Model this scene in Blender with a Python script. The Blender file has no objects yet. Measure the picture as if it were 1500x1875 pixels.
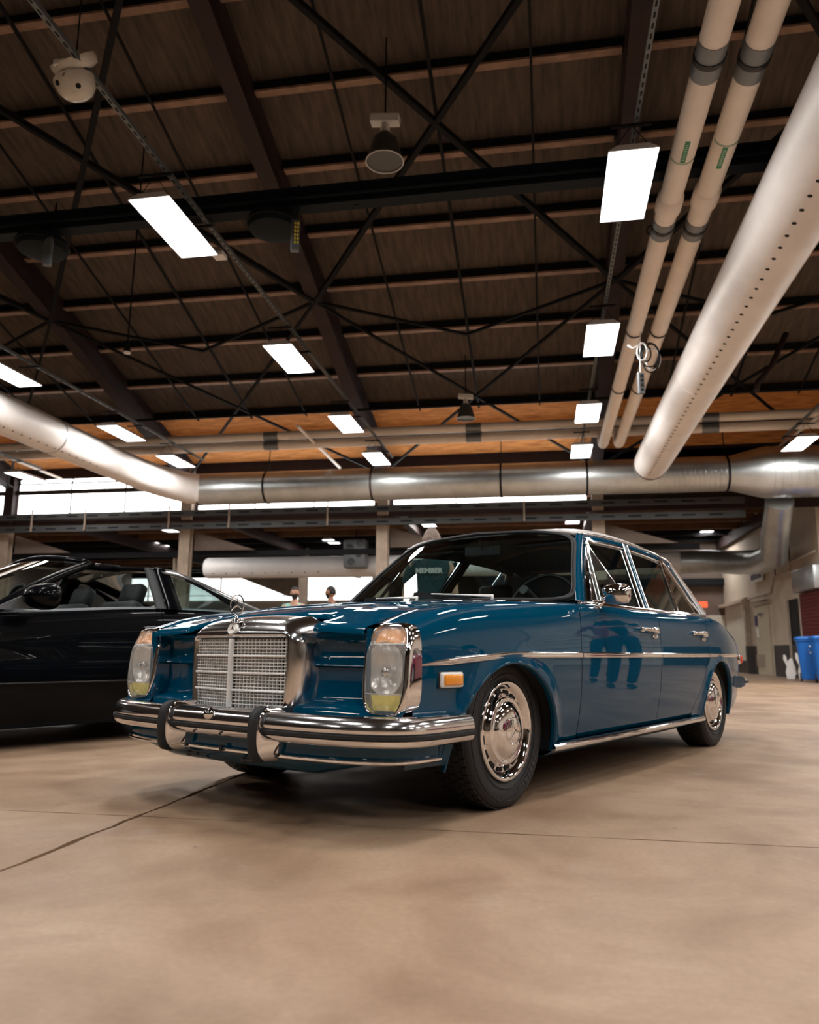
import bpy, bmesh, math, random
import numpy as np
from mathutils import Vector, Matrix
random.seed(7)
PI = math.pi
scene = bpy.context.scene
COL = scene.collection

# ---------------------------------------------------------------- camera, world, exposure
PITCH, ROLL, CAMH, FPX = 0.1786, 0.0069, 0.604, 1419.5
HYAW = math.radians(9.909)
cam_d = bpy.data.cameras.new('camera'); cam = bpy.data.objects.new('camera', cam_d); COL.objects.link(cam)
cam.matrix_world = (Matrix.Translation((0, 0, CAMH)) @ Matrix.Rotation(HYAW, 4, 'Z')
                    @ Matrix.Rotation(PI/2 + PITCH, 4, 'X') @ Matrix.Rotation(ROLL, 4, 'Z'))
cam_d.sensor_fit = 'HORIZONTAL'; cam_d.sensor_width = 36; cam_d.lens = FPX/1500*36
cam_d.clip_start = 0.05; cam_d.clip_end = 200
cam_d.dof.use_dof = True; cam_d.dof.focus_distance = 3.5; cam_d.dof.aperture_fstop = 3.6
scene.camera = cam
scene.view_settings.view_transform = 'Standard'
scene.view_settings.look = 'None'
scene.view_settings.exposure = 0.0
scene.view_settings.gamma = 1.0
scene.view_settings.use_curve_mapping = False
world = bpy.data.worlds.new('world'); scene.world = world; world.use_nodes = True
world.node_tree.nodes['Background'].inputs[0].default_value = (0.55, 0.75, 1.0, 1)
world.node_tree.nodes['Background'].inputs[1].default_value = 0.03
LAMP_W = 42.0        # watts of each ceiling fixture
LAMP_COL = (1.0, 0.95, 0.90)

def ray(u, v):
    """direction through a pixel of the 1500x1875 frame, in hall axes (X right, Y depth, Z up)"""
    u -= 750; v -= 937.5
    c, s = math.cos(ROLL), math.sin(ROLL); x = (c*u+s*v)/FPX; y = (-s*u+c*v)/FPX
    r, f, z = x, math.cos(PITCH)+y*math.sin(PITCH), math.sin(PITCH)-y*math.cos(PITCH)
    c, s = math.cos(HYAW), math.sin(HYAW)
    return Vector((c*r-s*f, s*r+c*f, z))
def at(u, v, Y):
    d = ray(u, v); t = Y/d.y; return Vector((d.x*t, Y, CAMH+d.z*t))
def atz(u, v, z):
    d = ray(u, v); t = (z-CAMH)/d.z; return Vector((d.x*t, d.y*t, z))
def atx(u, v, X):
    d = ray(u, v); t = X/d.x; return Vector((X, d.y*t, CAMH+d.z*t))

# ---------------------------------------------------------------- materials
MATS = {}
def mat(name, col, rough=0.5, metal=0.0, coat=0.0, emit=None, estr=0.0, noise=0.0, nscale=8.0, bump=0.0, bscale=40.0, spec=0.5, col2=None, stretch=None, alpha=None):
    m = bpy.data.materials.new(name); m.use_nodes = True; nt = m.node_tree; b = nt.nodes['Principled BSDF']
    c = (*col, 1); b.inputs['Base Color'].default_value = c; b.inputs['Roughness'].default_value = rough
    b.inputs['Metallic'].default_value = metal; b.inputs['Coat Weight'].default_value = coat; b.inputs['Coat Roughness'].default_value = 0.02
    b.inputs['Specular IOR Level'].default_value = spec
    if emit: b.inputs['Emission Color'].default_value = (*emit, 1); b.inputs['Emission Strength'].default_value = estr
    tc = None
    if noise or bump or col2:
        tc = nt.nodes.new('ShaderNodeTexCoord'); mp = nt.nodes.new('ShaderNodeMapping'); nt.links.new(tc.outputs['Object'], mp.inputs[0])
        if stretch: mp.inputs['Scale'].default_value = stretch
    if noise or col2:
        n = nt.nodes.new('ShaderNodeTexNoise'); n.inputs['Scale'].default_value = nscale; n.inputs['Detail'].default_value = 6; n.inputs['Roughness'].default_value = .65
        nt.links.new(mp.outputs[0], n.inputs['Vector'])
        r = nt.nodes.new('ShaderNodeValToRGB'); nt.links.new(n.outputs['Fac'], r.inputs[0])
        c2 = col2 if col2 else tuple(x*(1-noise) for x in col)
        r.color_ramp.elements[0].position = .35; r.color_ramp.elements[1].position = .65
        r.color_ramp.elements[0].color = (*c2, 1); r.color_ramp.elements[1].color = c
        nt.links.new(r.outputs[0], b.inputs['Base Color'])
    if bump:
        n2 = nt.nodes.new('ShaderNodeTexNoise'); n2.inputs['Scale'].default_value = bscale; n2.inputs['Detail'].default_value = 4
        nt.links.new(mp.outputs[0], n2.inputs['Vector'])
        bp = nt.nodes.new('ShaderNodeBump'); bp.inputs['Strength'].default_value = bump; bp.inputs['Distance'].default_value = .01
        nt.links.new(n2.outputs['Fac'], bp.inputs['Height']); nt.links.new(bp.outputs[0], b.inputs['Normal'])
    MATS[name] = m; return m
def glass(name, tint, refl=1.0, rough=0.0, ribs=None, body=None, bodyfac=0.0):
    m = bpy.data.materials.new(name); m.use_nodes = True; nt = m.node_tree; nt.nodes.clear()
    out = nt.nodes.new('ShaderNodeOutputMaterial'); t = nt.nodes.new('ShaderNodeBsdfTransparent'); t.inputs[0].default_value = (*tint, 1)
    g = nt.nodes.new('ShaderNodeBsdfGlossy'); g.inputs['Roughness'].default_value = rough
    lw = nt.nodes.new('ShaderNodeLayerWeight'); lw.inputs[0].default_value = .5
    pw = nt.nodes.new('ShaderNodeMath'); pw.operation = 'POWER'; pw.inputs[1].default_value = 5; nt.links.new(lw.outputs['Facing'], pw.inputs[0])
    f = nt.nodes.new('ShaderNodeMath'); f.operation = 'MULTIPLY_ADD'; f.inputs[1].default_value = .93; f.inputs[2].default_value = .06; nt.links.new(pw.outputs[0], f.inputs[0])
    mx = nt.nodes.new('ShaderNodeMixShader'); ml = nt.nodes.new('ShaderNodeMath'); ml.operation = 'MULTIPLY'; ml.inputs[1].default_value = refl; ml.use_clamp = True
    nt.links.new(f.outputs[0], ml.inputs[0]); nt.links.new(ml.outputs[0], mx.inputs[0])
    first = t.outputs[0]
    if body:
        d = nt.nodes.new('ShaderNodeBsdfPrincipled'); d.inputs['Base Color'].default_value = (*body, 1); d.inputs['Roughness'].default_value = .25
        m2 = nt.nodes.new('ShaderNodeMixShader'); m2.inputs[0].default_value = bodyfac
        nt.links.new(first, m2.inputs[1]); nt.links.new(d.outputs[0], m2.inputs[2]); first = m2.outputs[0]
    nt.links.new(first, mx.inputs[1]); nt.links.new(g.outputs[0], mx.inputs[2]); nt.links.new(mx.outputs[0], out.inputs[0])
    if ribs:
        tc = nt.nodes.new('ShaderNodeTexCoord'); w = nt.nodes.new('ShaderNodeTexWave'); w.wave_type = 'BANDS'; w.bands_direction = 'Y'
        w.inputs['Scale'].default_value = ribs; nt.links.new(tc.outputs['Object'], w.inputs['Vector'])
        bp = nt.nodes.new('ShaderNodeBump'); bp.inputs['Strength'].default_value = .6; bp.inputs['Distance'].default_value = .002
        nt.links.new(w.outputs['Fac'], bp.inputs['Height']); nt.links.new(bp.outputs[0], g.inputs['Normal'])
        if body: nt.links.new(bp.outputs[0], d.inputs['Normal'])
    MATS[name] = m; return m

mat('teal_paint', (0.0001, 0.050, 0.105), rough=.5, coat=.8, metal=.0, spec=.0)
mat('white_paint', (0.78, 0.76, 0.76), rough=.3, coat=.7)
mat('chrome', (0.86, 0.86, 0.88), rough=.05, metal=1.0)
mat('soft_chrome', (0.84, 0.84, 0.86), rough=.13, metal=1.0)
mat('satin_metal', (0.80, 0.79, 0.77), rough=.32, metal=.2)
mat('dark_trim', (0.008, 0.009, 0.011), rough=.45)
mat('rubber', (0.007, 0.008, 0.010), rough=.6, bump=.2, bscale=60)
mat('rubber_mark', (0.035, 0.04, 0.045), rough=.5)
mat('black_paint', (0.0015, 0.002, 0.003), rough=.3, coat=.28, spec=.03)
mat('maroon_paint', (0.14, 0.006, 0.03), rough=.25, coat=1.0)
mat('interior', (0.010, 0.016, 0.018), rough=.7)
mat('interior_grey', (0.03, 0.035, 0.038), rough=.6)
mat('underbody', (0.004, 0.005, 0.006), rough=.9)
mat('orange_lens', (0.85, 0.30, 0.02), rough=.12, coat=.8, bump=.25, bscale=120)
mat('orange_inner', (1.0, 0.40, 0.05), rough=.3, bump=.5, bscale=90)
mat('yellow_inner', (1.0, 0.86, 0.10), rough=.2, coat=.6, bump=.15, bscale=40)
mat('red_lens', (0.65, 0.05, 0.02), rough=.15, coat=.8)
mat('white_plastic', (0.75, 0.74, 0.72), rough=.35)
mat('reflector', (0.88, 0.87, 0.85), rough=.2, metal=.45, bump=.25, bscale=60)
glass('window_glass', (0.62, 0.74, 0.72), refl=1.5)
glass('clear_glass', (0.85, 0.92, 0.9), refl=1.2)
glass('ribbed_glass', (0.93, 0.93, 0.92), refl=1.6, rough=.06, ribs=22, body=(.9, .89, .87), bodyfac=.17)

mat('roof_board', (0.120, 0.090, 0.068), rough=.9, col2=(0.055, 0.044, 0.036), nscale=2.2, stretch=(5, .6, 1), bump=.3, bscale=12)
mat('roof_board_orange_daylit', (0.85, 0.38, 0.11), rough=.9, col2=(0.45, 0.16, 0.04), nscale=2.5, stretch=(.8, 5, 1), bump=.4, bscale=14)  # orange boards, with daylight from the windows painted into the brighter colour
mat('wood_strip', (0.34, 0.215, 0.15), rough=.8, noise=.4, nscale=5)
mat('wood_strip_orange_daylit', (0.75, 0.36, 0.15), rough=.8, noise=.4, nscale=5)  # strips of the same bays, window daylight mixed into their colour
mat('steel_dark', (0.006, 0.007, 0.009), rough=.7, spec=.2)
mat('steel_blue', (0.003, 0.008, 0.012), rough=.7, spec=.2)
mat('steel_red', (0.028, 0.011, 0.012), rough=.7, noise=.5, nscale=3)
mat('tray_steel', (0.05, 0.055, 0.058), rough=.6, metal=.2)
mat('strut_steel', (0.13, 0.15, 0.16), rough=.5, metal=.4)
mat('galvanized', (0.56, 0.60, 0.61), rough=.34, metal=.85, noise=.18, nscale=3, bump=.12, bscale=5)
mat('duct_white', (0.84, 0.82, 0.81), rough=.52, metal=.05, noise=.10, nscale=2, bump=.35, bscale=3.5)
mat('pipe_cream', (0.84, 0.76, 0.67), rough=.5, noise=.08, nscale=4)
mat('coupling_grey', (0.20, 0.22, 0.235), rough=.45, metal=.5)
mat('green_label', (0.02, 0.22, 0.10), rough=.5)
mat('pale_mark', (0.45, 0.55, 0.45), rough=.5)
mat('fixture_white', (0.75, 0.75, 0.76), rough=.4)
mat('enamel', (0.62, 0.58, 0.50), rough=.22, coat=.5, noise=.15, nscale=6)
mat('lamp_metal', (0.11, 0.12, 0.12), rough=.35, metal=.6)
mat('diffuser', (0.9, 0.9, 0.9), rough=.5, emit=(1, .97, .96), estr=5.0)
mat('diffuser_bar', (0.6, 0.6, 0.6), rough=.5, emit=(1, .9, .85), estr=.55)
mat('daylight', (0.9, 0.9, 0.9), rough=.9, emit=(1, .985, .97), estr=6.0)
mat('daylight_far', (0.9, 0.9, 0.9), rough=.9, emit=(1, .985, .97), estr=2.2)
mat('beige_wall', (0.55, 0.47, 0.38), rough=.8, noise=.12, nscale=2, bump=.1, bscale=10)
mat('brown_wall', (0.16, 0.125, 0.105), rough=.85, noise=.2, nscale=2)
mat('cream_wall', (0.70, 0.66, 0.57), rough=.8, noise=.1, nscale=2)
mat('dark_wainscot', (0.055, 0.048, 0.045), rough=.7)
mat('door_paint', (0.52, 0.46, 0.34), rough=.6)
mat('column_paint', (0.42, 0.34, 0.27), rough=.75, noise=.25, nscale=4)
mat('crimson', (0.11, 0.008, 0.008), rough=.7)
mat('bin_blue', (0.005, 0.13, 0.50), rough=.4)
mat('navy', (0.02, 0.03, 0.12), rough=.6)
mat('exit_red', (0.9, 0.05, 0.02), rough=.5, emit=(1, .09, .03), estr=1.6)
mat('cable_white', (0.75, 0.75, 0.75), rough=.5)
mat('annex_ceiling', (0.035, 0.027, 0.023), rough=.9, noise=.3, nscale=1.5)
mat('annex_orange', (0.19, 0.09, 0.04), rough=.9, noise=.4, nscale=3)
mat('skin', (0.50, 0.27, 0.18), rough=.55); mat('skin_tan', (0.36, 0.17, 0.105), rough=.55)
mat('hair_dark', (0.012, 0.009, 0.008), rough=.7, bump=.6, bscale=70); mat('hair_grey', (0.33, 0.25, 0.21), rough=.8, bump=.8, bscale=60, noise=.4, nscale=30)
mat('shirt_mint', (0.30, 0.62, 0.54), rough=.85); mat('shirt_black', (0.010, 0.011, 0.013), rough=.85); mat('shirt_teal', (0.004, 0.040, 0.048), rough=.85)
mat('shirt_rose', (0.35, 0.05, 0.10), rough=.85)
mat('denim', (0.02, 0.03, 0.06), rough=.9); mat('shoe', (0.02, 0.02, 0.02), rough=.6); mat('eye', (0.02, 0.015, 0.01), rough=.2)

def floor_material():
    m = bpy.data.materials.new('concrete'); m.use_nodes = True; nt = m.node_tree; b = nt.nodes['Principled BSDF']
    geo = nt.nodes.new('ShaderNodeNewGeometry')
    def noise(sc, det, dist=0, vec=None, rough=.6):
        n = nt.nodes.new('ShaderNodeTexNoise'); n.inputs['Scale'].default_value = sc; n.inputs['Detail'].default_value = det
        n.inputs['Distortion'].default_value = dist; n.inputs['Roughness'].default_value = rough
        nt.links.new(vec or geo.outputs['Position'], n.inputs['Vector']); return n
    def ramp(src, e):
        r = nt.nodes.new('ShaderNodeValToRGB'); nt.links.new(src, r.inputs[0])
        while len(r.color_ramp.elements) < len(e): r.color_ramp.elements.new(.5)
        for el, (p, c) in zip(r.color_ramp.elements, e): el.position = p; el.color = (*c, 1)
        return r
    def mix(kind, fac, a, c):
        x = nt.nodes.new('ShaderNodeMix'); x.data_type = 'RGBA'; x.blend_type = kind
        if isinstance(fac, float): x.inputs[0].default_value = fac
        else: nt.links.new(fac, x.inputs[0])
        nt.links.new(a, x.inputs[6])
        if isinstance(c, tuple): x.inputs[7].default_value = (*c, 1)
        else: nt.links.new(c, x.inputs[7])
        return x.outputs[2]
    base = ramp(noise(.75, 7, .6).outputs['Fac'], [(.30, (.235, .150, .092)), (.48, (.345, .232, .152)), (.68, (.44, .315, .215))])
    stain = ramp(noise(1.7, 6, 1.2).outputs['Fac'], [(.36, (.72, .66, .62)), (.56, (1, 1, 1))])
    c = mix('MULTIPLY', .7, base.outputs[0], stain.outputs[0])
    pale = ramp(noise(3.3, 5, .4).outputs['Fac'], [(.60, (0, 0, 0)), (.78, (1, 1, 1))])
    pf = nt.nodes.new('ShaderNodeMath'); pf.operation = 'MULTIPLY'; pf.inputs[1].default_value = .35; nt.links.new(pale.outputs[0], pf.inputs[0])
    c = mix('MIX', pf.outputs[0], c, (.44, .37, .31))
    fine = ramp(noise(55, 4).outputs['Fac'], [(.3, (.86, .86, .86)), (.7, (1.06, 1.06, 1.06))])
    c = mix('MULTIPLY', .8, c, fine.outputs[0])
    vor = nt.nodes.new('ShaderNodeTexVoronoi'); vor.inputs['Scale'].default_value = 3.1; vor.inputs['Randomness'].default_value = 1
    nt.links.new(geo.outputs['Position'], vor.inputs['Vector'])
    sp = ramp(vor.outputs['Distance'], [(.012, (1, 1, 1)), (.03, (0, 0, 0))])
    c = mix('MIX', sp.outputs[0], c, (.10, .08, .07))
    nt.links.new(c, b.inputs['Base Color'])
    rr = ramp(noise(2.2, 4).outputs['Fac'], [(.3, (.42, .42, .42)), (.7, (.62, .62, .62))]); nt.links.new(rr.outputs[0], b.inputs['Roughness'])
    b.inputs['Specular IOR Level'].default_value = .4
    bp = nt.nodes.new('ShaderNodeBump'); bp.inputs['Strength'].default_value = .12; bp.inputs['Distance'].default_value = .004
    nt.links.new(noise(30, 5).outputs['Fac'], bp.inputs['Height']); nt.links.new(bp.outputs[0], b.inputs['Normal'])
    MATS['concrete'] = m
floor_material()
mat('joint_dark', (0.03, 0.022, 0.018), rough=.9)

# ---------------------------------------------------------------- object helpers
def link(name, me, m=None, parent=None, smooth=True, matrix=None):
    o = bpy.data.objects.new(name, me); COL.objects.link(o)
    if m and not me.materials: me.materials.append(MATS[m])
    if smooth:
        me.shade_smooth()
    if parent: o.parent = parent
    if matrix is not None: o.matrix_local = matrix
    return o
class MB:
    """mesh collector"""
    def __init__(s): s.v = []; s.f = []; s.m = []
    def add(s, vs, fs, mi=0):
        n = len(s.v); s.v += [tuple(v) for v in vs]; s.f += [tuple(i+n for i in f) for f in fs]; s.m += [mi]*len(fs); return s
    def box(s, c, d, rot=None, bev=0, mi=0):
        x, y, z = d[0]/2, d[1]/2, d[2]/2
        vs = [Vector((i*x, j*y, k*z)) for i in (-1, 1) for j in (-1, 1) for k in (-1, 1)]
        fs = [(0, 1, 3, 2), (4, 6, 7, 5), (0, 4, 5, 1), (2, 3, 7, 6), (0, 2, 6, 4), (1, 5, 7, 3)]
        if bev:
            bm = bmesh.new(); bv = [bm.verts.new(v) for v in vs]
            for f in fs: bm.faces.new([bv[i] for i in f])
            bmesh.ops.bevel(bm, geom=bm.edges[:], offset=bev, segments=2, affect='EDGES', profile=.5)
            bm.verts.ensure_lookup_table(); bm.verts.index_update()
            vs = [v.co.copy() for v in bm.verts]; fs = [[v.index for v in f.verts] for f in bm.faces]; bm.free()
        R = rot if rot is not None else Matrix.Identity(3)
        c = Vector(c); return s.add([R @ v + c for v in vs], fs, mi)
    def bar(s, a, b, w, h=None, up=(0, 0, 1), mi=0):
        a = Vector(a); b = Vector(b); h = h or w; d = b-a; L = d.length; x = d.normalized(); u = Vector(up)
        if abs(x.dot(u)) > .99: u = Vector((1, 0, 0))
        y = u.cross(x).normalized(); z = x.cross(y)
        R = Matrix((x, y, z)).transposed(); return s.box((a+b)/2, (L, w, h), R, mi=mi)
    def tube(s, pts, r, n=10, closed=False, caps=True, mi=0):
        pts = [Vector(p) for p in pts]; N = len(pts); rs = r if isinstance(r, (list, tuple)) else [r]*N
        up = None; vs = []
        for i, p in enumerate(pts):
            if closed: t = (pts[(i+1) % N]-pts[i-1]).normalized()
            else: t = (pts[min(i+1, N-1)]-pts[max(i-1, 0)]).normalized()
            if up is None: up = Vector((0, 0, 1)) if abs(t.z) < .9 else Vector((1, 0, 0))
            a = up.cross(t)
            if a.length < 1e-5: a = Vector((1, 0, 0)).cross(t)
            a.normalize(); b = t.cross(a).normalized(); up = b
            for k in range(n):
                th = 2*PI*k/n; vs.append(p+(a*math.cos(th)+b*math.sin(th))*rs[i])
        fs = []
        for i in range(N if closed else N-1):
            j = (i+1) % N
            for k in range(n): fs.append((i*n+k, j*n+k, j*n+(k+1) % n, i*n+(k+1) % n))
        if caps and not closed: fs.append(tuple(range(n))[::-1]); fs.append(tuple((N-1)*n+k for k in range(n)))
        return s.add(vs, fs, mi)
    def lathe(s, prof, axis='z', c=(0, 0, 0), n=48, R=None, mi=0):
        """prof: (radius, height)"""
        vs = []; c = Vector(c)
        for r, h in prof:
            for k in range(n):
                th = 2*PI*k/n; a, b = r*math.cos(th), r*math.sin(th)
                v = {'z': Vector((a, b, h)), 'y': Vector((a, h, b)), 'x': Vector((h, a, b))}[axis]
                if R is not None: v = R @ v
                vs.append(c+v)
        fs = [(i*n+k, i*n+(k+1) % n, (i+1)*n+(k+1) % n, (i+1)*n+k) for i in range(len(prof)-1) for k in range(n)]
        return s.add(vs, fs, mi)
    def grid(s, rows, closed_v=False, closed_u=False, mi=0):
        """rows: list of equally long lists of points"""
        nu = len(rows); nv = len(rows[0]); vs = [p for r in rows for p in r]; fs = []
        for i in range(nu if closed_u else nu-1):
            for j in range(nv if closed_v else nv-1):
                a = i*nv+j; b = i*nv+(j+1) % nv; c = ((i+1) % nu)*nv+(j+1) % nv; d = ((i+1) % nu)*nv+j
                fs.append((a, b, c, d))
        return s.add(vs, fs, mi)
    def prism(s, poly, a, b, axis='y', mi=0):
        """poly 2D points extruded between a and b along axis"""
        n = len(poly)
        def P(p, h): return {'y': (p[0], h, p[1]), 'x': (h, p[0], p[1]), 'z': (p[0], p[1], h)}[axis]
        vs = [P(p, a) for p in poly]+[P(p, b) for p in poly]
        fs = [tuple(range(n)), tuple(range(2*n-1, n-1, -1))]+[(i, n+i, n+(i+1) % n, (i+1) % n) for i in range(n)]
        return s.add(vs, fs, mi)
    def build(s, name, m, parent=None, smooth=False, solid=0, bevel=0, angle=None, fix=True):
        me = bpy.data.meshes.new(name); me.from_pydata(s.v, [], s.f)
        ms = m if isinstance(m, (list, tuple)) else [m]
        for x in ms: me.materials.append(MATS[x])
        if len(ms) > 1: me.polygons.foreach_set('material_index', s.m)
        if fix:
            bm = bmesh.new(); bm.from_mesh(me); bmesh.ops.remove_doubles(bm, verts=bm.verts, dist=1e-6)
            bmesh.ops.recalc_face_normals(bm, faces=bm.faces); bm.to_mesh(me); bm.free()
        me.update()
        o = bpy.data.objects.new(name, me); COL.objects.link(o)
        if smooth:
            me.shade_smooth()
            if angle: me.set_sharp_from_angle(angle=math.radians(angle))
        if parent: o.parent = parent
        if solid:
            md = o.modifiers.new('solid', 'SOLIDIFY'); md.thickness = solid; md.offset = -1
        if bevel:
            md = o.modifiers.new('bevel', 'BEVEL'); md.width = bevel; md.segments = 2; md.limit_method = 'ANGLE'
        return o
def tag(o, label=None, cat=None, group=None, kind=None):
    if label: o['label'] = label
    if cat: o['category'] = cat
    if group: o['group'] = group
    if kind: o['kind'] = kind
    return o
def empty(name, loc=(0, 0, 0), rz=0, label=None, cat=None, group=None, kind=None):
    o = bpy.data.objects.new(name, None); COL.objects.link(o); o.location = loc; o.rotation_euler = (0, 0, rz); o.empty_display_size = .1
    return tag(o, label, cat, group, kind)
def struct(o): o['kind'] = 'structure'; return o
def copy_tree(o, parent=None):
    c = o.copy(); COL.objects.link(c); c.parent = parent
    for ch in o.children: copy_tree(ch, c)
    return c
def spline(tab):
    """natural cubic spline through (x, y) pairs -> function"""
    tab = sorted(tab); x = np.array([t[0] for t in tab], float); y = np.array([t[1] for t in tab], float); n = len(x); h = np.diff(x)
    A = np.zeros((n, n)); r = np.zeros(n); A[0, 0] = A[-1, -1] = 1
    for i in range(1, n-1):
        A[i, i-1] = h[i-1]; A[i, i] = 2*(h[i-1]+h[i]); A[i, i+1] = h[i]; r[i] = 6*((y[i+1]-y[i])/h[i]-(y[i]-y[i-1])/h[i-1])
    M = np.linalg.solve(A, r)
    def f(q):
        q = min(max(q, x[0]), x[-1]); i = min(max(int(np.searchsorted(x, q))-1, 0), n-2); d = h[i]; a = x[i+1]-q; b = q-x[i]
        return float(M[i]*a**3/(6*d)+M[i+1]*b**3/(6*d)+(y[i]/d-M[i]*d/6)*a+(y[i+1]/d-M[i+1]*d/6)*b)
    return f
def lerp(a, b, t): return a+(b-a)*t
def text_mesh(s, size, depth=.002, bold=0.0):
    cu = bpy.data.curves.new('t', 'FONT'); cu.body = s; cu.size = size; cu.extrude = depth; cu.offset = bold; cu.align_x = 'CENTER'; cu.align_y = 'CENTER'; cu.resolution_u = 2
    o = bpy.data.objects.new('t', cu); COL.objects.link(o); dg = bpy.context.evaluated_depsgraph_get()
    me = bpy.data.meshes.new_from_object(o.evaluated_get(dg)); bpy.data.objects.remove(o); me.materials.clear(); return me
# ================================================================= THE BLUE SALOON
# car frame: x forward from the front axle, y to the car's left, z up
CX, CY, CYAW = -0.1996, 3.6695, 0.6565
def cam2hall(r, f):
    c, s = math.cos(HYAW), math.sin(HYAW); return (c*r-s*f, s*r+c*f)
car_xy = cam2hall(CX, CY)
fw = cam2hall(-math.sin(CYAW), -math.cos(CYAW))
car_rz = math.atan2(fw[1], fw[0])
car = empty('car', (*car_xy, 0), car_rz, 'dark teal-blue classic four-door saloon with upright chrome grille and chrome bumpers', 'car')

Wf = spline([(.80, .783), (.6, .800), (.3, .815), (0, .822), (-.5, .830), (-1.2, .835), (-2.0, .833), (-2.7, .818), (-3.1, .790), (-3.4, .745), (-3.55, .70), (-3.66, .62)])
YT = spline([(.80, .70), (.6, .70), (.3, .70), (0, .705), (-.3, .725), (-.65, .765), (-1.2, .770), (-2.0, .770), (-2.5, .765), (-2.9, .725), (-3.3, .66), (-3.55, .60), (-3.66, .52)])
ZT = spline([(.80, .675), (.70, .694), (.6, .722), (.5, .750), (.34, .779), (0, .808), (-.3, .825), (-.65, .836), (-1.2, .840), (-2.0, .844), (-2.5, .848), (-2.8, .843), (-3.1, .815), (-3.35, .775), (-3.55, .715), (-3.66, .64)])
ARCH = [(0.065, .395, .378), (-2.685, .365, .375)]     # centre x, half length, height above .19
ZL = .60
def side_pt(x, z, fl=True):
    """side surface below the widest line"""
    w = Wf(x)
    y = w - .055*max(0, (.60-z)/.41)**2.2
    if fl:
        for xc, a, b in ARCH:
            r = math.sqrt(((x-xc)/a)**2+(max(0, z-.19)/b)**2)
            if 1 <= r < 1.25: y += .016*(1-(r-1)/.25)**2
            elif .9 < r < 1: y += .016
    return Vector((x, y, z))
def shoulder_pt(x, p):
    """p 0..1 from widest line up to the belt, 1..2 on towards the bonnet edge"""
    w, yt, zt = Wf(x), YT(x), ZT(x)
    ph = min(p, 1)*PI/2
    y = yt+(w-yt)*max(0, math.cos(ph))**.72; z = ZL+(zt-ZL)*math.sin(ph)**.80
    return Vector((x, y, z))
HW = .615
def hood_z(x, y):
    ze = ZT(x)-.002; q = abs(y)/HW
    crown = .020+.006*max(0, .3-x)
    ridge = .006*(1/(1+math.exp((q-.52)*26)))
    return ze+crown*(1-q**2)+ridge
def arch_low(x, base):
    for xc, a, b in ARCH:
        q = (x-xc)/a
        if abs(q) < 1: return .19+b*math.sqrt(1-q*q)
    return base
def mirror(v, s): return Vector((v[0], v[1]*s, v[2]))

def panel(name, s, xs, xf, base, arch=True, zgap=.19, top=True, m='teal_paint', topin=False, nt=12, np_=14, label=None):
    """xs: list of u->x(z) blend: xs items are (x) reference positions at z=.6; xf(x, z) shifts them"""
    rows = []
    for x0 in xs:
        row = []
        zl = arch_low(x0, base) if arch else base
        for j in range(nt+1):
            z = zl+(ZL-zl)*j/nt; x = xf(x0, z); row.append(mirror(side_pt(x, z), s))
        for j in range(1, np_+1):
            p = j/np_; z = ZL+(ZT(x0)-ZL)*math.sin(p*PI/2); x = xf(x0, z); row.append(mirror(shoulder_pt(x, p), s))
        if topin:
            a = row[-1]
            for j in range(1, 5):
                t = j/4; x = row[-j].x if False else a.x
                y0, z0 = abs(a.y), a.z; y = lerp(y0, HW+.004, t); z = lerp(z0, hood_z(x, HW), t)+.002*math.sin(t*PI)
                row.append(Vector((x, y*s, z)))
        # turned-in edge at the bottom
        rows.append([row[0]+Vector((0, -.005*s, .002))]+row)
    o = MB().grid(rows).build(name, m, car, smooth=True)
    if label: o['label'] = label
    return o
def cosarch(i, n=22):
    xc, a, b = ARCH[i]; return [xc+a*math.cos(PI*k/n) for k in range(n+1)]
def gap1(z): return -.545 if z < .6 else lerp(-.545, -.60, min(1, ((z-.6)/.235)**2))
def gap2(z): return lerp(-1.525, -1.555, min(1, max(0, (z-.2)/.4))) if z < .6 else lerp(-1.555, -1.60, min(1, ((z-.6)/.235)**2))
def gap3(z):
    if z >= .6: return lerp(-2.435, -2.47, (z-.6)/.24)
    t = (.6-z)/.41; return -2.435+.30*min(1, t*1.25)**1.3
def blend(fa, fb, xa, xb):
    """x0 between xa and xb (at z=.6) keeps its fraction between the two gap lines"""
    return lambda x0, z: fa(z)+(fb(z)-fa(z))*((x0-xa)/(xb-xa))
G = .0028
def lin(a, b, n): return [a+(b-a)*i/n for i in range(n+1)]
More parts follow.
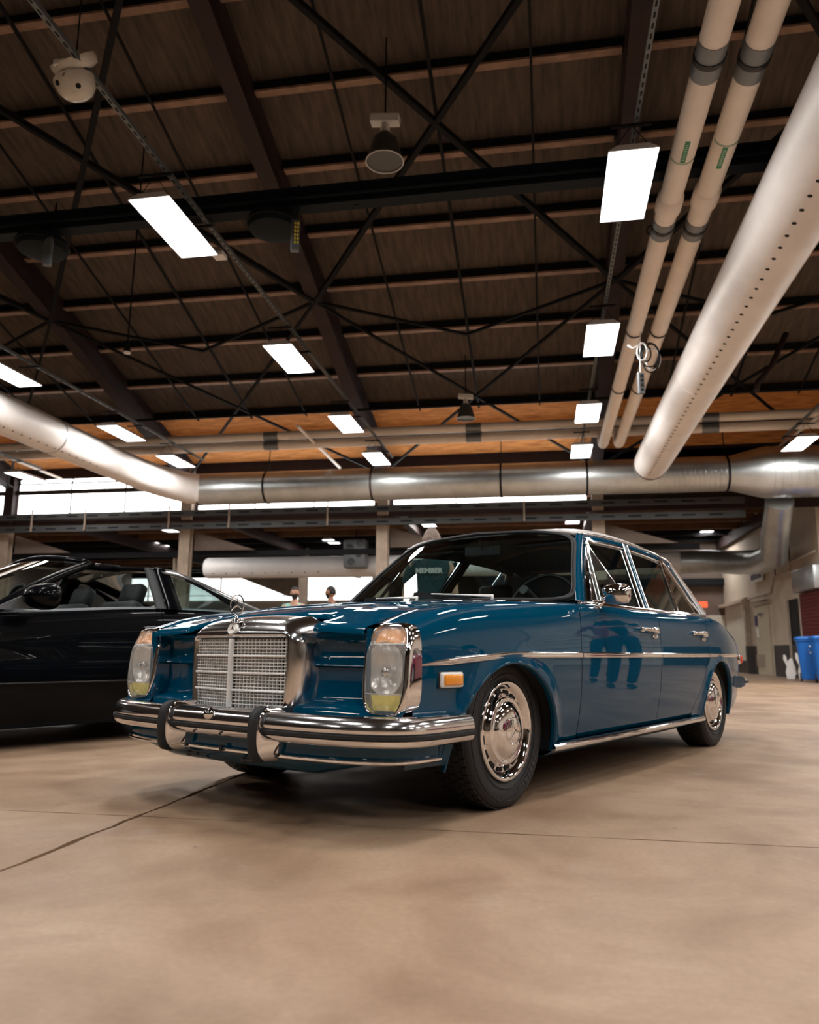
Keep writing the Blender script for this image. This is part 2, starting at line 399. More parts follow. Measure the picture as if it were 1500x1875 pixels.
for s in (1, -1):
    # front wing
    fx = lin(.665, ARCH[0][0]+ARCH[0][1], 8)[:-1]+cosarch(0)+lin(ARCH[0][0]-ARCH[0][1], -.545+G, 8)[1:]
    def xf(x0, z):
        k = min(1, max(0, (-.20-x0)/.345)); return x0+(gap1(z)+.545)*k
    panel('front_wing', s, fx, xf, .215, topin=True)
    panel('front_door', s, lin(-.545-G, -1.555+G, 24), blend(lambda z: gap1(z)-G, lambda z: gap2(z)+G, -.545-G, -1.555+G), .225)
    dr = panel('rear_door', s, lin(-1.555-G, -2.435+G, 22), blend(lambda z: gap2(z)-G, lambda z: gap3(z)+G, -1.555-G, -2.435+G), .225, arch=False)
    # rear quarter: starts at gap3, wraps the rear arch
    rx = [-2.435-G]+[x for x in cosarch(1) if x < -2.46]+lin(ARCH[1][0]-ARCH[1][1], -3.60, 18)[1:]
    rows = []
    for i, x0 in enumerate(rx):
        row = []
        zl = arch_low(x0, .215 if x0 < -2.8 else .2)
        if x0 < -3.1: zl = lerp(.215, .33, min(1, (-3.1-x0)/.5)**1.5)
        n0 = 12
        for j in range(n0+1):
            if i == 0:    # follows the door gap, down along the arch
                zz = .22+(ZL-.22)*j/n0; x = gap3(zz)-G; row.append(mirror(side_pt(x, zz), s))
            elif x0 > -2.685:
                # fan between door gap and arch
                f = i/sum(1 for q in rx if q > -2.685)
                zz = .22+(ZL-.22)*j/n0; xa = gap3(zz)-G
                th = lerp(PI*.0+math.asin(min(1, .03/.375)), PI/2, j/n0); ax = ARCH[1][0]+ARCH[1][1]*math.cos(th); az = .19+ARCH[1][2]*math.sin(th)
                top = j/n0
                tx = lerp(xa, ax, 1) ; fx_ = f
                # point on arch for j, but the upper part must reach up to ZL for columns towards the arch centre
                px = lerp(xa, lerp(ax, x0, top**3), fx_); pz = lerp(zz, lerp(az, ZL, top**3), fx_)
                row.append(mirror(side_pt(px, pz), s))
            else:
                zz = zl+(ZL-zl)*j/n0; row.append(mirror(side_pt(x0, zz), s))
        for j in range(1, 15):
            p = j/14; z = ZL+(ZT(x0)-ZL)*math.sin(p*PI/2)
            x = x0+((gap3(z)+2.435)*(1-i/3) if i < 3 else 0); row.append(mirror(shoulder_pt(x, p), s))
        rows.append(row)
    # split in two meshes would show a seam: keep the fan for x > centre, direct columns behind
    fan = [r for r, x in zip(rows, rx)]
    nfan = sum(1 for q in rx if q > -2.685)
    # rebuild: region A between door gap and the arch (polar), region B above and behind
    N = 26; A = []
    for k in range(N+1):      # k runs along the arch from its front foot over the top to its rear foot
        th = PI*k/N; ax = ARCH[1][0]+ARCH[1][1]*math.cos(th); az = .19+ARCH[1][2]*math.sin(th)
        # outer curve: door gap going up, then the widest line, then straight down behind
        if th < PI*.38:
            t = th/(PI*.38); oz = lerp(.22, ZL, t); ox = gap3(oz)-G
        else:
            t = (th-PI*.38)/(PI*.62); ox = lerp(-2.435-G, -3.16, min(1, t*1.45)); oz = ZL if t < .69 else lerp(ZL, .215, (t-.69)/.31)
        row = []
        for j in range(9):
            q = j/8; row.append(mirror(side_pt(lerp(ax, ox, q), lerp(az, oz, q)), s))
        row = [row[0]+Vector((0, -.005*s, .002))]+row
        A.append(row)
    mb = MB().grid(A)
    B = []
    for x0 in lin(-2.435-G, -3.16, 16)+lin(-3.16, -3.60, 12)[1:]:
        k = 1 if x0 > -2.46 else 0
        row = []
        if x0 <= -3.16:
            zl = lerp(.215, .34, min(1, (-3.16-x0)/.44)**1.5); row += [mirror(side_pt(x0, zl+(ZL-zl)*j/10), s) for j in range(10)]
        B.append((x0, row))
    up = []
    for x0, low in B:
        row = []
        f = max(0, 1-(-2.435-x0)/.1)
        for j in range(15):
            p = j/14; z = ZL+(ZT(x0)-ZL)*math.sin(p*PI/2); x = x0+(gap3(max(z, .6))+2.435)*f; row.append(mirror(shoulder_pt(x, p), s))
        up.append(row)
    mb.grid(up)
    mb.grid([r for x, r in B if r] and [r+[mirror(side_pt(x, ZL), s)] for x, r in B if r])
    mb.build('rear_wing', 'teal_paint', car, smooth=True)
    # rolled wheel-arch lips
    for i in (0, 1):
        L = []
        for k in range(31):
            th = PI*k/30; x = ARCH[i][0]+ARCH[i][1]*math.cos(th); z = .19+ARCH[i][2]*math.sin(th)
            o_ = side_pt(x, z, False); nrm = Vector((math.cos(th), 0, math.sin(th)*1.0))
            L.append([mirror(o_+Vector((0, dy, 0))-nrm*dn, s) for dn, dy in ((-.004, .0145), (.0, .018), (.006, .016), (.009, .006), (.009, -.008))])
        MB().grid(L).build('wheel_arch_lip', 'teal_paint', car, smooth=True)
        wl = []
        for k in range(25):
            th = PI*k/24; x = ARCH[i][0]+(ARCH[i][1]+.008)*math.cos(th); z = .19+(ARCH[i][2]+.008)*math.sin(th)
            wl.append([Vector((x, (side_pt(x, z, False).y-.010)*s, z)), Vector((x, .44*s, z))])
        MB().grid(wl).add([(ARCH[i][0]+(ARCH[i][1]+.008)*math.cos(PI*k/24), .44*s, .19+(ARCH[i][2]+.008)*math.sin(PI*k/24)) for k in range(25)], [tuple(range(25))]).build('wheel_well', 'underbody', car)
    # sill with chrome strip
    MB().grid([[mirror(Vector((x, Wf(x)-.030, .225)), s), mirror(Vector((x, Wf(x)-.036, .19)), s), mirror(Vector((x, Wf(x)-.09, .165)), s), mirror(Vector((x, .5, .16)), s)] for x in lin(-.30, -2.34, 20)]).build('sill', 'teal_paint', car, smooth=True)
    MB().grid([[mirror(Vector((x, Wf(x)-.028+d, z)), s) for d, z in ((0, .222), (.010, .219), (.014, .207), (.010, .194), (-.004, .190))] for x in lin(-.30, -2.34, 20)]).build('sill_trim', 'chrome', car, smooth=True)
    # waistline chrome strip, one length per panel
    def tz(x): return ZL-.004+(.0 if x < 0 else -.033*(x/.6)**1.4)
    for a, b in ((.64, -.543), (-.549, -1.553), (-1.559, -2.432), (-2.44, -3.585)):
        n = 24; rows = []
        for k in range(n+1):
            x = lerp(a, b, k/n); tap = 1.0
            if a == .64: tap = min(1, .22+k/n*6)
            hgt = .0135*tap; y = side_pt(x, tz(x), False).y
            rows.append([mirror(Vector((x, y+d*tap, tz(x)+hh*hgt)), s) for d, hh in ((-.002, 1), (.006, .85), (.009, .45), (.0065, .1), (.0065, -.1), (.009, -.45), (.006, -.85), (-.002, -1))])
        MB().grid(rows).build('side_trim', 'chrome', car, smooth=True)
    # belt moulding under the side windows
    MB().grid([[mirror(Vector((x, YT(x)+d, ZT(x)+z)), s) for d, z in ((.018, -.006), (.016, .008), (.006, .017), (-.012, .017), (-.03, .012))] for x in lin(-.62, -2.60, 30)]).build('belt_moulding', 'chrome', car, smooth=True)
    # door handles
    for hx in (-1.36, -2.235):
        hz = .728; y = side_pt(hx, .6).y-.010
        h = MB()
        h.tube([mirror(Vector((hx+.105, y+.012, hz+.003)), s), mirror(Vector((hx+.09, y+.034, hz+.004)), s), mirror(Vector((hx, y+.040, hz+.003)), s), mirror(Vector((hx-.06, y+.036, hz)), s)], [.008, .010, .012, .014], n=10)
        h.box(mirror(Vector((hx+.095, y+.012, hz+.002)), s), (.035, .03, .026), bev=.006)
        h.box(mirror(Vector((hx-.085, y+.018, hz)), s), (.05, .045, .036), bev=.009)
        h.build('door_handle', 'chrome', car, smooth=True, angle=50)
        MB().lathe([(.0, .016), (.009, .016), (.013, .010), (.013, -.02)], 'y', mirror(Vector((hx-.098, y+.010, hz-.032)), 1) if s == 1 else Vector((hx-.098, -(y+.026), hz-.032)), n=16).build('door_lock', 'chrome', car, smooth=True, angle=50)
    # orange side marker
    mx, mz = .478, .508; y = side_pt(mx, mz).y; Rm = Matrix.Rotation(-.06*s, 3, 'Z')
    mk = MB().box(mirror(Vector((mx, y+.006, mz)), s), (.128, .018, .054), Rm, bev=.008).build('side_marker', 'white_plastic', car, smooth=True, angle=50)
    mk['label'] = 'orange side marker lamp in a white rim'
    MB().box(mirror(Vector((mx, y+.016, mz)), s), (.104, .014, .038), Rm, bev=.006).build('marker_lens', 'orange_lens', mk, smooth=True, angle=50)
    MB().box(mirror(Vector((mx, y+.001, mz)), s), (.140, .012, .060), Rm, bev=.005).build('marker_gasket', 'dark_trim', mk, smooth=True, angle=50)

# ---- bonnet, face panels
rows = []
ys_ = lin(-HW+.003, -.366, 9)+lin(-.356, .356, 16)+lin(.366, HW-.003, 9)
def hood_front(y): return .60 if abs(y) < .36 else .70
for mode, k_ in [(1, .722), (1, .720), (1, .712)]+[(0, k/36) for k in range(37)]:
    row = []
    for y in ys_:
        if mode:
            z = hood_z(.69, y)-{.722: .032, .720: .020, .712: .009}[k_]; x = k_
            if abs(y) < .36: x = .60+(k_-.712)*.3; z = hood_z(.60, y)-{.722: .012, .720: .008, .712: .003}[k_]
        else: x = lerp(hood_front(y), -.60, k_); z = hood_z(x, y)
        row.append(Vector((x, y, z)))
    rows.append(row)
MB().grid(rows).build('bonnet', 'teal_paint', car, smooth=True)
rows = []
for x in lin(-.603, -.76, 5):
    rows.append([Vector((x+.16*(1-(y/.74)**2)*0, y, ZT(x)+.012-.006*(x+.603)/-.16+.014*(1-(y/.78)**2))) for y in lin(-.775, .775, 24)])
MB().grid(rows).build('cowl_panel', 'teal_paint', car, smooth=True)
for s in (1, -1):
    # recessed panel beside the grille
    prof = [(.716, .668), (.708, .660), (.668, .655), (.655, .645), (.648, .60), (.652, .572), (.672, .560), (.674, .552), (.655, .545), (.650, .50), (.655, .44), (.668, .420), (.72, .412), (.735, .400), (.735, .36)]
    MB().grid([[mirror(Vector((px-.02*((y-.3)/.3), y, pz)), s) for px, pz in prof] for y in lin(.29, .625, 8)]).build('nose_panel', 'teal_paint', car, smooth=True, angle=60)
    # inner wall of the lamp pod with a rounded front edge
    MB().grid([[mirror(Vector((px, py, z)), s) for px, py in ((.63, .606), (.68, .604), (.705, .609), (.714, .620), (.714, .64))] for z in lin(.385, .685, 12)]).build('lamp_pod', 'teal_paint', car, smooth=True)
    MB().grid([[mirror(Vector((px, y, pz)), s) for px, pz in ((.66, .44), (.72, .40), (.735, .385), (.735, .30))] for y in lin(.60, .785, 6)]).build('wing_skirt', 'teal_paint', car, smooth=True)

# ---- headlamps
def rr(hw, hh, n=56, e=4.6, pinch=.10):
    out = []
    for k in range(n):
        th = 2*PI*k/n; c, s_ = math.cos(th), math.sin(th)
        y = hw*math.copysign(abs(c)**(2/e), c); z = hh*math.copysign(abs(s_)**(2/e), s_)
        y *= 1-pinch*(max(0, -z/hh))**2.2-.04*(max(0, z/hh))**2; out.append((y, z))
    return out
def lampx(z): return .742-.10*(z-.40)-.20*max(0, z-.60)
HZ = .545
for s in (1, -1):
    yc = .703
    hl = empty('headlamp', (0, 0, 0)); hl.parent = car; hl['label'] = 'tall upright lamp with orange, clear and yellow zones in a chrome rim'
    def ring(hw, hh, dx, dy=0): return [Vector((lampx(HZ+z)+dx if dx > -.09 else lampx(HZ+z)*0+.64, (yc+dy+y)*s, HZ+z)) for y, z in rr(hw, hh)]
    rings = [ring(.100, .158, -.10, 0), ring(.100, .158, -.035, 0), ring(.099, .157, -.020, -.001), ring(.094, .153, -.012, -.002), ring(.086, .148, -.010, -.003), ring(.082, .146, -.014, -.003), ring(.080, .144, -.05, -.003)]
    MB().grid(rings, closed_v=True).build('lamp_rim', 'chrome', hl, smooth=True, angle=70)
    oy = rr(.082, .146, 720)
    def hwid(z):          # half width of the lens outline at height z above its centre
        return min((abs(abs(q[1])-abs(z))+(0 if (q[1] >= 0) == (z >= 0) else 9), q[0]) for q in oy if q[0] > 0)[1]
    def lens_sheet(z0, z1, inset, scale, name, m, nz=20, ny=132, rib=.0020, nr=26):
        rows = []
        for j in range(nz+1):
            z = lerp(z0, z1, .5-.5*math.cos(PI*j/nz)); w = hwid(max(-.1459, min(.1459, z)))*scale; row = []
            for k in range(ny+1):
                v = k/ny*2-1; q = max(abs(v), abs(z)/.146)
                bul = .030*(1-min(1, (abs(v)**4+abs(z/.146)**4))**1.3)
                row.append(Vector((lampx(HZ+z)-.014+bul-inset+rib*math.cos(PI*nr*v)*(1 if abs(v) < .93 else 0), (yc-.003+v*w)*s, HZ+z)))
            rows.append(row)
        return MB().grid(rows).build(name, m, hl, smooth=True)
    lens_sheet(-.146, .146, 0, 1.0, 'lamp_glass', 'ribbed_glass')
    lens_sheet(.088, .138, .016, .90, 'turn_signal', 'orange_inner', 8, 40, .0015, 15)
    lens_sheet(-.136, -.084, .016, .82, 'fog_lamp', 'yellow_inner', 8, 24, 0, 1)
    lens_sheet(-.082, -.078, .004, .96, 'divider', 'satin_metal', 2, 12, 0, 1)
    lens_sheet(.084, .087, .012, .96, 'divider', 'satin_metal', 2, 12, 0, 1)
    bowl = [(.002, -.042), (.03, -.040), (.05, -.032), (.07, -.016), (.08, .0)]
    bl = MB()
    rowsb = []
    for r, d in bowl:
        rowsb.append([Vector((.712+d, (yc-.003)*s+max(-.076, min(.076, r*math.cos(t))), .548+r*1.15*math.sin(t))) for t in [2*PI*k/40 for k in range(40)]])
    bl.grid(rowsb, closed_v=True).build('reflector', 'reflector', hl, smooth=True)
    MB().lathe([(0, .03), (.012, .028), (.020, .02), (.022, 0), (.02, -.03)], 'x', (.690, (yc-.003)*s, .535), n=20).build('bulb_shield', 'chrome', hl, smooth=True)
    MB().grid([[Vector((.655, (yc+y*q)*s, HZ+z*q)) for y, z in rr(.082, .146)] for q in (1, .02)], closed_v=True).build('lamp_back', 'satin_metal', hl)
    MB().box((.69, (yc)*s, .378), (.06, .13, .012), bev=.004).build('lamp_foot', 'chrome', hl, smooth=True, angle=50)

# ---- grille
def arch_out(hw, zt, zb, r, n=10, flare=0.0):
    pts = [(-hw+flare, zb), (-hw, (zb+zt)/2)]
    pts += [(-hw+r-r*math.cos(PI/2*k/n), zt-r+r*math.sin(PI/2*k/n)) for k in range(n+1)]
    m = 12
    inner = [(lerp(-hw+r, hw-r, k/m), zt) for k in range(1, m)]
    pts += inner
    pts += [(hw-r+r*math.sin(PI/2*k/n), zt-r+r*math.cos(PI/2*k/n)) for k in range(n+1)]
    pts += [(hw, (zb+zt)/2), (hw-flare, zb)]; return pts
def gx(y): return -.040*abs(y)/.28
grille = empty('grille'); grille.parent = car; grille['label'] = 'chrome radiator shell around a fine silver grid'
spec = [(.262, .652, .388, .012, .775, 0), (.268, .658, .382, .015, .795, 0), (.276, .666, .376, .03, .800, 0), (.292, .682, .374, .05, .790, .003), (.308, .701, .374, .075, .768, .008), (.322, .714, .376, .09, .735, .010), (.336, .727, .378, .10, .69, .010), (.345, .737, .38, .10, .60, .010)]
rings = []
for hw, zt_, zb, r, x, crown in spec:
    rings.append([Vector((x+gx(y)*1.0, y, z+(crown*(1-(y/hw)**2) if z > zt_-.001 else 0))) for y, z in arch_out(hw, zt_, zb, r, flare=.014)])
MB().grid(rings).build('radiator_shell', 'soft_chrome', grille, smooth=True)
MB().grid([[Vector((x+gx(y), y, z)) for x, z in ((.770, .394), (.798, .390), (.802, .382), (.79, .372), (.76, .37))] for y in lin(-.268, .268, 24)]).build('grille_base', 'chrome', grille, smooth=True)
MB().prism([(-.262, .385), (.262, .385), (.262, .655), (-.262, .655)], .735, .740, axis='x').build('grille_backing', 'underbody', grille)
def hbar(z, h, x0, dep, half=.262):
    rows = []
    for y in lin(-half, half, 20):
        xx = x0+gx(y); rows.append([Vector((xx-dep, y, z+h)), Vector((xx-.002, y, z+h)), Vector((xx, y, z)), Vector((xx-.002, y, z-h)), Vector((xx-dep, y, z-h))])
    return MB().grid(rows)
H0, H1 = .392, .650
thin = MB()
for gidx in range(4):
    za = lerp(H0, H1, gidx/4); zb = lerp(H0, H1, (gidx+1)/4)
    for k in (1, 2, 3, 4):
        t = hbar(lerp(za, zb, k/5), .0016, .786, .014); thin.add(t.v, t.f)
tag(thin.build('grille_slat', 'satin_metal', grille), kind='stuff')
for gidx in range(1, 4): hbar(lerp(H0, H1, gidx/4), .0042, .794, .02).build('grille_bar', 'satin_metal', grille, smooth=True, angle=40)
fin = MB()
for k in range(-14, 15):
    if k == 0: continue
    y = k*.0178; xx = .782+gx(y); fin.box((xx-.012, y, (H0+H1)/2), (.024, .0026, H1-H0))
tag(fin.build('grille_fin', 'satin_metal', grille), kind='stuff')
MB().box((.794, 0, (H0+H1)/2), (.022, .013, H1-H0), bev=.003).build('grille_spine', 'satin_metal', grille, smooth=True, angle=50)
def star(mb, c, R, w, n, u, d=.004):
    """three-pointed star: c centre, n outward normal, u up"""
    c = Vector(c); n = Vector(n).normalized(); u = Vector(u).normalized(); v = n.cross(u)
    for k in range(3):
        a = 2*PI*k/3; t = u*math.cos(a)+v*math.sin(a); p = n.cross(t)
        vs = [c+t*R, c+p*w+t*w*.5, c-p*w+t*w*.5, c+n*d, c-n*d]
        mb.add(vs, [(0, 1, 3), (0, 3, 2), (0, 4, 1), (0, 2, 4), (1, 4, 3), (2, 3, 4)])
    return mb
# round badge on the shell
bc = Vector((.790, 0, .688)); bn = Vector((.93, 0, .36)).normalized(); bu = Vector((-.36, 0, .93))
Rb = bn.to_track_quat('Z', 'Y').to_matrix()
bd = MB().lathe([(0, .004), (.019, .004), (.020, .007), (.023, .007), (.0245, .003), (.0245, -.006)], 'z', bc, n=32, R=Rb).build('badge', 'satin_metal', grille, smooth=True, angle=50)
star(MB(), bc+bn*.006, .019, .0038, bn, bu, .004).build('star_emblem', 'chrome', bd)
# hood ornament: standing ring with star
oc = Vector((.776, 0, .780)); R_ = .040
orn = MB().tube([oc+Vector((0, R_*math.cos(t), R_*math.sin(t))) for t in [2*PI*k/40 for k in range(40)]], .0026, n=8, closed=True)
star(orn, oc, .039, .0055, (1, 0, 0), (0, 0, 1), .004)
orn.tube([oc+Vector((0, 0, -.038)), oc+Vector((0, 0, -.048)), oc+Vector((0, 0, -.056))], [.004, .006, .010], n=12)
orn.build('hood_star', 'chrome', grille, smooth=True, angle=40)
MB().lathe([(0, .010), (.012, .009), (.020, .004), (.024, -.002), (.026, -.010)], 'z', (oc.x-.004, 0, .722), n=28).build('star_base', 'chrome', grille, smooth=True)
MB().box((.772, 0, .719), (.03, .046, .016), bev=.005).build('ornament_latch', 'chrome', grille, smooth=True, angle=50)

# ---- front bumper
bw_y = [0, .15, .30, .45, .58, .68, .75, .80, .825, .832, .832]
bw_x = [.862, .861, .858, .850, .833, .806, .772, .720, .65, .55, .405]
def bpath(n=60):
    pts = [(y, x) for y, x in zip(bw_y, bw_x)]
    # arc length resample of a Catmull-Rom curve
    P = [Vector((x, y, 0)) for y, x in pts]; P = [Vector((P[1].x, -P[1].y, 0))]+P+[P[-1]*2-P[-2]]
    out = []
    for i in range(1, len(P)-2):
        for k in range(8):
            t = k/8; a, b, c, d = P[i-1], P[i], P[i+1], P[i+2]
            out.append(.5*((2*b)+(c-a)*t+(2*a-5*b+4*c-d)*t*t+(3*b-a-3*c+d)*t**3))
    out.append(P[-2]); return out
half = bpath(); path = [Vector((p.x, -p.y, 0)) for p in reversed(half[1:])]+half
def bsweep(prof, sc=1.0, sub=None, pathpts=None, cap=True):
    """prof (out, z) swept along the bumper plan"""
    pp = pathpts or path; rows = []
    for i, p in enumerate(pp):
        t = (pp[min(i+1, len(pp)-1)]-pp[max(i-1, 0)]).normalized(); nrm = Vector((t.y, -t.x, 0))
        rows.append([p+nrm*d+Vector((0, 0, z)) for d, z in prof])
    mb = MB().grid(rows, closed_v=True)
    if cap: mb.add(rows[0], [tuple(range(len(prof)))]); mb.add(rows[-1], [tuple(range(len(prof)))])
    return mb
bump = empty('front_bumper'); bump.parent = car
def cprof(z0, z1, d, back=-.035):
    m = (z0+z1)/2; h = (z1-z0)/2
    return [(back, z1-.003), (back*.4, z1), (0.0+d*.35, z1-.002), (d*.75, m+h*.62), (d*.97, m+h*.2), (d, m-h*.2), (d*.96, z0+.002), (d*.90, z0), (back, z0)]
bsweep([(-.045, .386), (-.02, .394), (.0, .393), (.013, .386), (.023, .373), (.028, .357), (.029, .344), (.026, .338), (.02, .336), (-.045, .336)]).build('bumper_bar', 'soft_chrome', bump, smooth=True, angle=60)
bsweep([(-.04, .337), (.026, .337), (.031, .334), (.031, .324), (.026, .321), (-.04, .321)]).build('rubber_strip', 'rubber', bump, smooth=True, angle=50)
bsweep([(-.045, .322), (.024, .322), (.028, .318), (.024, .306), (.014, .298), (.0, .294), (-.045, .294)]).build('bumper_lower_bar', 'chrome', bump, smooth=True, angle=60)
# centre boss on the bumper
MB().lathe([(0, .018), (.010, .016), (.018, .010), (.024, 0), (.026, -.006)], 'x', (.886, 0.0, .372), n=24).build('bumper_boss', 'chrome', bump, smooth=True)
for y in (-.075, .075): MB().lathe([(0, .004), (.005, .003), (.006, 0)], 'x', (.890, y, .308), n=12).build('bumper_bolt', 'dark_trim', bump, smooth=True)
for s in (1, -1):
    y0 = .262*s
    g = empty('bumper_guard'); g.parent = car
    zz = [.222, .226, .236, .256, .290, .330, .365, .388, .402, .409, .411]
    xo = [.872, .889, .901, .910, .915, .916, .913, .905, .890, .872, .862]
    rows = [[Vector((x-.05, y0+w, z)) for w in (0,)]*0+[Vector((x+dx, y0+w, z)) for dx, w in ((-.030, -.0175), (-.008, -.0175), (-.001, -.013), (0, 0), (-.001, .013), (-.008, .0175), (-.030, .0175))] for x, z in zip(xo, zz)]
    MB().grid(rows).build('guard_pad', 'rubber', g, smooth=True)
    rows = []
    for x, z in zip(xo, zz):
        k = 1-abs((z-.318)/.095)**2*.25
        rows.append([Vector((x-.004+dx, y0+w*k, z*(.98)+.006)) for dx, w in ((-.10, -.060), (-.06, -.042), (-.035, -.028), (-.022, -.021), (-.014, -.0185), (-.014, .0185), (-.022, .021), (-.035, .028), (-.06, .042), (-.10, .060))])
    MB().grid(rows).build('guard_body', 'chrome', g, smooth=True)
# valance with thin chrome strip
vp = [p for p in path if p.x > .54]
def vs(prof, inset, pp): return [p*1 for p in pp]
def sweep_in(prof, inset, closed=True, pp=None):
    q = []
    for i, p in enumerate(pp or vp):
        q.append(Vector((p.x-inset, p.y*.945, 0)))
    return bsweep(prof, pathpts=q, cap=closed)
va = sweep_in([(-.06, .33), (.0, .325), (.002, .29), (.0, .262), (-.004, .235), (-.03, .205), (-.07, .185), (-.13, .175), (-.14, .30)], .035)
va.v = [(x, y, z+(.055*min(1, max(0, (abs(y)-.38)/.25))*max(0, (.25-z)/.08) if z < .25 else 0)) for x, y, z in va.v]
va.build('valance', 'teal_paint', car, smooth=True)
sweep_in([(-.01, .251), (.006, .251), (.012, .246), (.012, .240), (.006, .235), (-.01, .235)], .033).build('valance_trim', 'chrome', car, smooth=True, angle=50)
for y in (-.16, .16):
    MB().box((.822, y, .213), (.012, .055, .010), bev=.003).lathe([(0, .012), (.010, .01), (.011, 0)], 'x', (.818, y-.03, .213), n=12).build('tow_slot', 'dark_trim', car)
MB().box((.845, .03, .25), (.01, .014, .02)).build('trim_clip', 'dark_trim', car)

# ---- greenhouse
K = .47
def gside(x, z, off=0):
    """point on the side of the greenhouse"""
    y = .772-K*(z-.838)-.05*max(0, (-x-2.15)/.4)**2*0
    return Vector((x, y+off, z))
def strip(a, b, wa, wb, n=12, bow=0, off=.0, thick=.0):
    pass
def frame_bar(pts, w, off, s, name, m, parent, th=.012, smooth=True):
    """flat moulding of width w lying on the greenhouse side along pts (x, z)"""
    P = [gside(x, z) for x, z in pts]; rows = []
    N = Vector((0, 1, K)).normalized()
    for i, p in enumerate(P):
        t = (P[min(i+1, len(P)-1)]-P[max(0, i-1)]).normalized(); q = N.cross(t).normalized(); ww = w[i] if isinstance(w, (list, tuple)) else w
        rows.append([mirror(p+q*a*ww/2+N*(off+b), s) for a, b in ((-1, -th), (-1, -.002), (-.8, 0), (.8, 0), (1, -.002), (1, -th))])
    o = MB().grid(rows, closed_v=True); o.add(rows[0], [tuple(range(6))]); o.add(rows[-1], [tuple(range(6))])
    return o.build(name, m, parent, smooth=smooth, angle=45)
def arc(a, b, c, n=10):
    """quadratic bezier"""
    return [((1-t)**2*a[0]+2*t*(1-t)*b[0]+t*t*c[0], (1-t)**2*a[1]+2*t*(1-t)*b[1]+t*t*c[1]) for t in [k/n for k in range(n+1)]]
# roof rail heights along x (upper edge of the doors)
RAIL = spline([(-1.08, 1.236), (-1.35, 1.254), (-1.70, 1.260), (-2.0, 1.252), (-2.25, 1.234), (-2.42, 1.205)])
for s in (1, -1):
    # pillar A: from cowl up to the roof corner
    rows = []
    for k in range(15):
        t = k/14; x = lerp(-.655, -1.095, t)-.018*math.sin(PI*t)*-1; z = lerp(.835, 1.252, t)
        p = gside(x, z); w = .040
        rows.append([mirror(p+Vector((dx, dy, 0)), s) for dx, dy in ((-.060, .0), (-.055, .010), (-.02, .012), (.004, .008), (.012, -.004), (.012, -.014), (-.01, -.02))])
    MB().grid(rows).build('windscreen_pillar', 'teal_paint', car, smooth=True)
    # roof side rail over the doors (body colour) and gutter
    rail = [(x, RAIL(x)-.012) for x in lin(-1.07, -2.42, 26)]
    frame_bar(rail, .034, .004, s, 'roof_rail', 'teal_paint', car)
    gut = MB().tube([mirror(gside(x, RAIL(x)+.010, .006), s) for x in lin(-1.07, -2.42, 30)]+[mirror(gside(-2.47, 1.165, .004), s), mirror(gside(-2.56, 1.02, .004), s), mirror(gside(-2.645, .872, .004), s)], .0065, n=8)
    gut.build('roof_gutter', 'chrome', car, smooth=True)
    # door window frames
    fr = [(-.735, .852)]+arc((-.735, .852), (-1.05, 1.16), (-1.165, 1.226), 6)[1:]+[(x, RAIL(x)-.034) for x in lin(-1.22, -1.655, 8)]
    frame_bar(fr, .016, .007, s, 'window_frame', 'chrome', car)
    frame_bar([(-1.500, .852), (-1.690, 1.250)], .016, .008, s, 'window_frame', 'chrome', car)
    frame_bar([(-1.535, .852), (-1.722, 1.250)], .052, .004, s, 'centre_pillar', 'teal_paint', car)
    frame_bar([(-1.570, .852), (-1.755, 1.250)], .014, .008, s, 'window_frame', 'chrome', car)
    frame_bar([(x, RAIL(x)-.034) for x in lin(-1.76, -2.26, 8)], .014, .007, s, 'window_frame', 'chrome', car)
    frame_bar([(-2.075, .855), (-2.275, 1.215)], .014, .009, s, 'quarter_light_divider', 'chrome', car)
    frame_bar([(-2.275, 1.225), (-2.33, 1.190), (-2.36, 1.12), (-2.49, .860)], .013, .007, s, 'window_frame', 'chrome', car)
    frame_bar([(-2.285, 1.238), (-2.36, 1.205), (-2.40, 1.12), (-2.53, .860)], .045, .003, s, 'rear_door_frame', 'teal_paint', car)
    frame_bar([(-.93, .852), (-1.135, 1.205)], .020, .006, s, 'vent_window_bar', 'chrome', car)
    for pts_, w_ in (([(-1.535, .842), (-1.722, 1.235)], .085), ([(-.71, .842), (-1.10, 1.215)], .07), ([(x, RAIL(x)-.010) for x in lin(-1.10, -2.38, 10)], .06), ([(-2.30, 1.225), (-2.40, 1.15), (-2.56, .850)], .07)):
        frame_bar(pts_, w_, -.018, s, 'pillar_lining', 'interior', car, .01)
    # glazing
    def pane(poly, name, m='window_glass', inset=-.006):
        vs_ = [mirror(gside(x, z)+Vector((0, 1, K)).normalized()*inset, s) for x, z in poly]
        MB().add(vs_, [tuple(range(len(vs_)))]).build(name, m, car)
    pane([(-.745, .84), (-.93, .84), (-1.14, 1.21), (-1.15, 1.215), (-1.05, 1.14)], 'vent_window')
    pane([(-1.57, .84)]+[(-1.75, RAIL(-1.75)-.03)]+[(x, RAIL(x)-.03) for x in lin(-1.85, -2.26, 5)]+[(-2.08, .84)], 'rear_side_window')
    pane([(-2.085, .84), (-2.28, 1.215), (-2.34, 1.18), (-2.49, .84)], 'quarter_window')
    pane([(-.94, .84), (-1.145, 1.21), (-1.25, 1.228), (-1.67, 1.24), (-1.495, .84)], 'front_side_window')
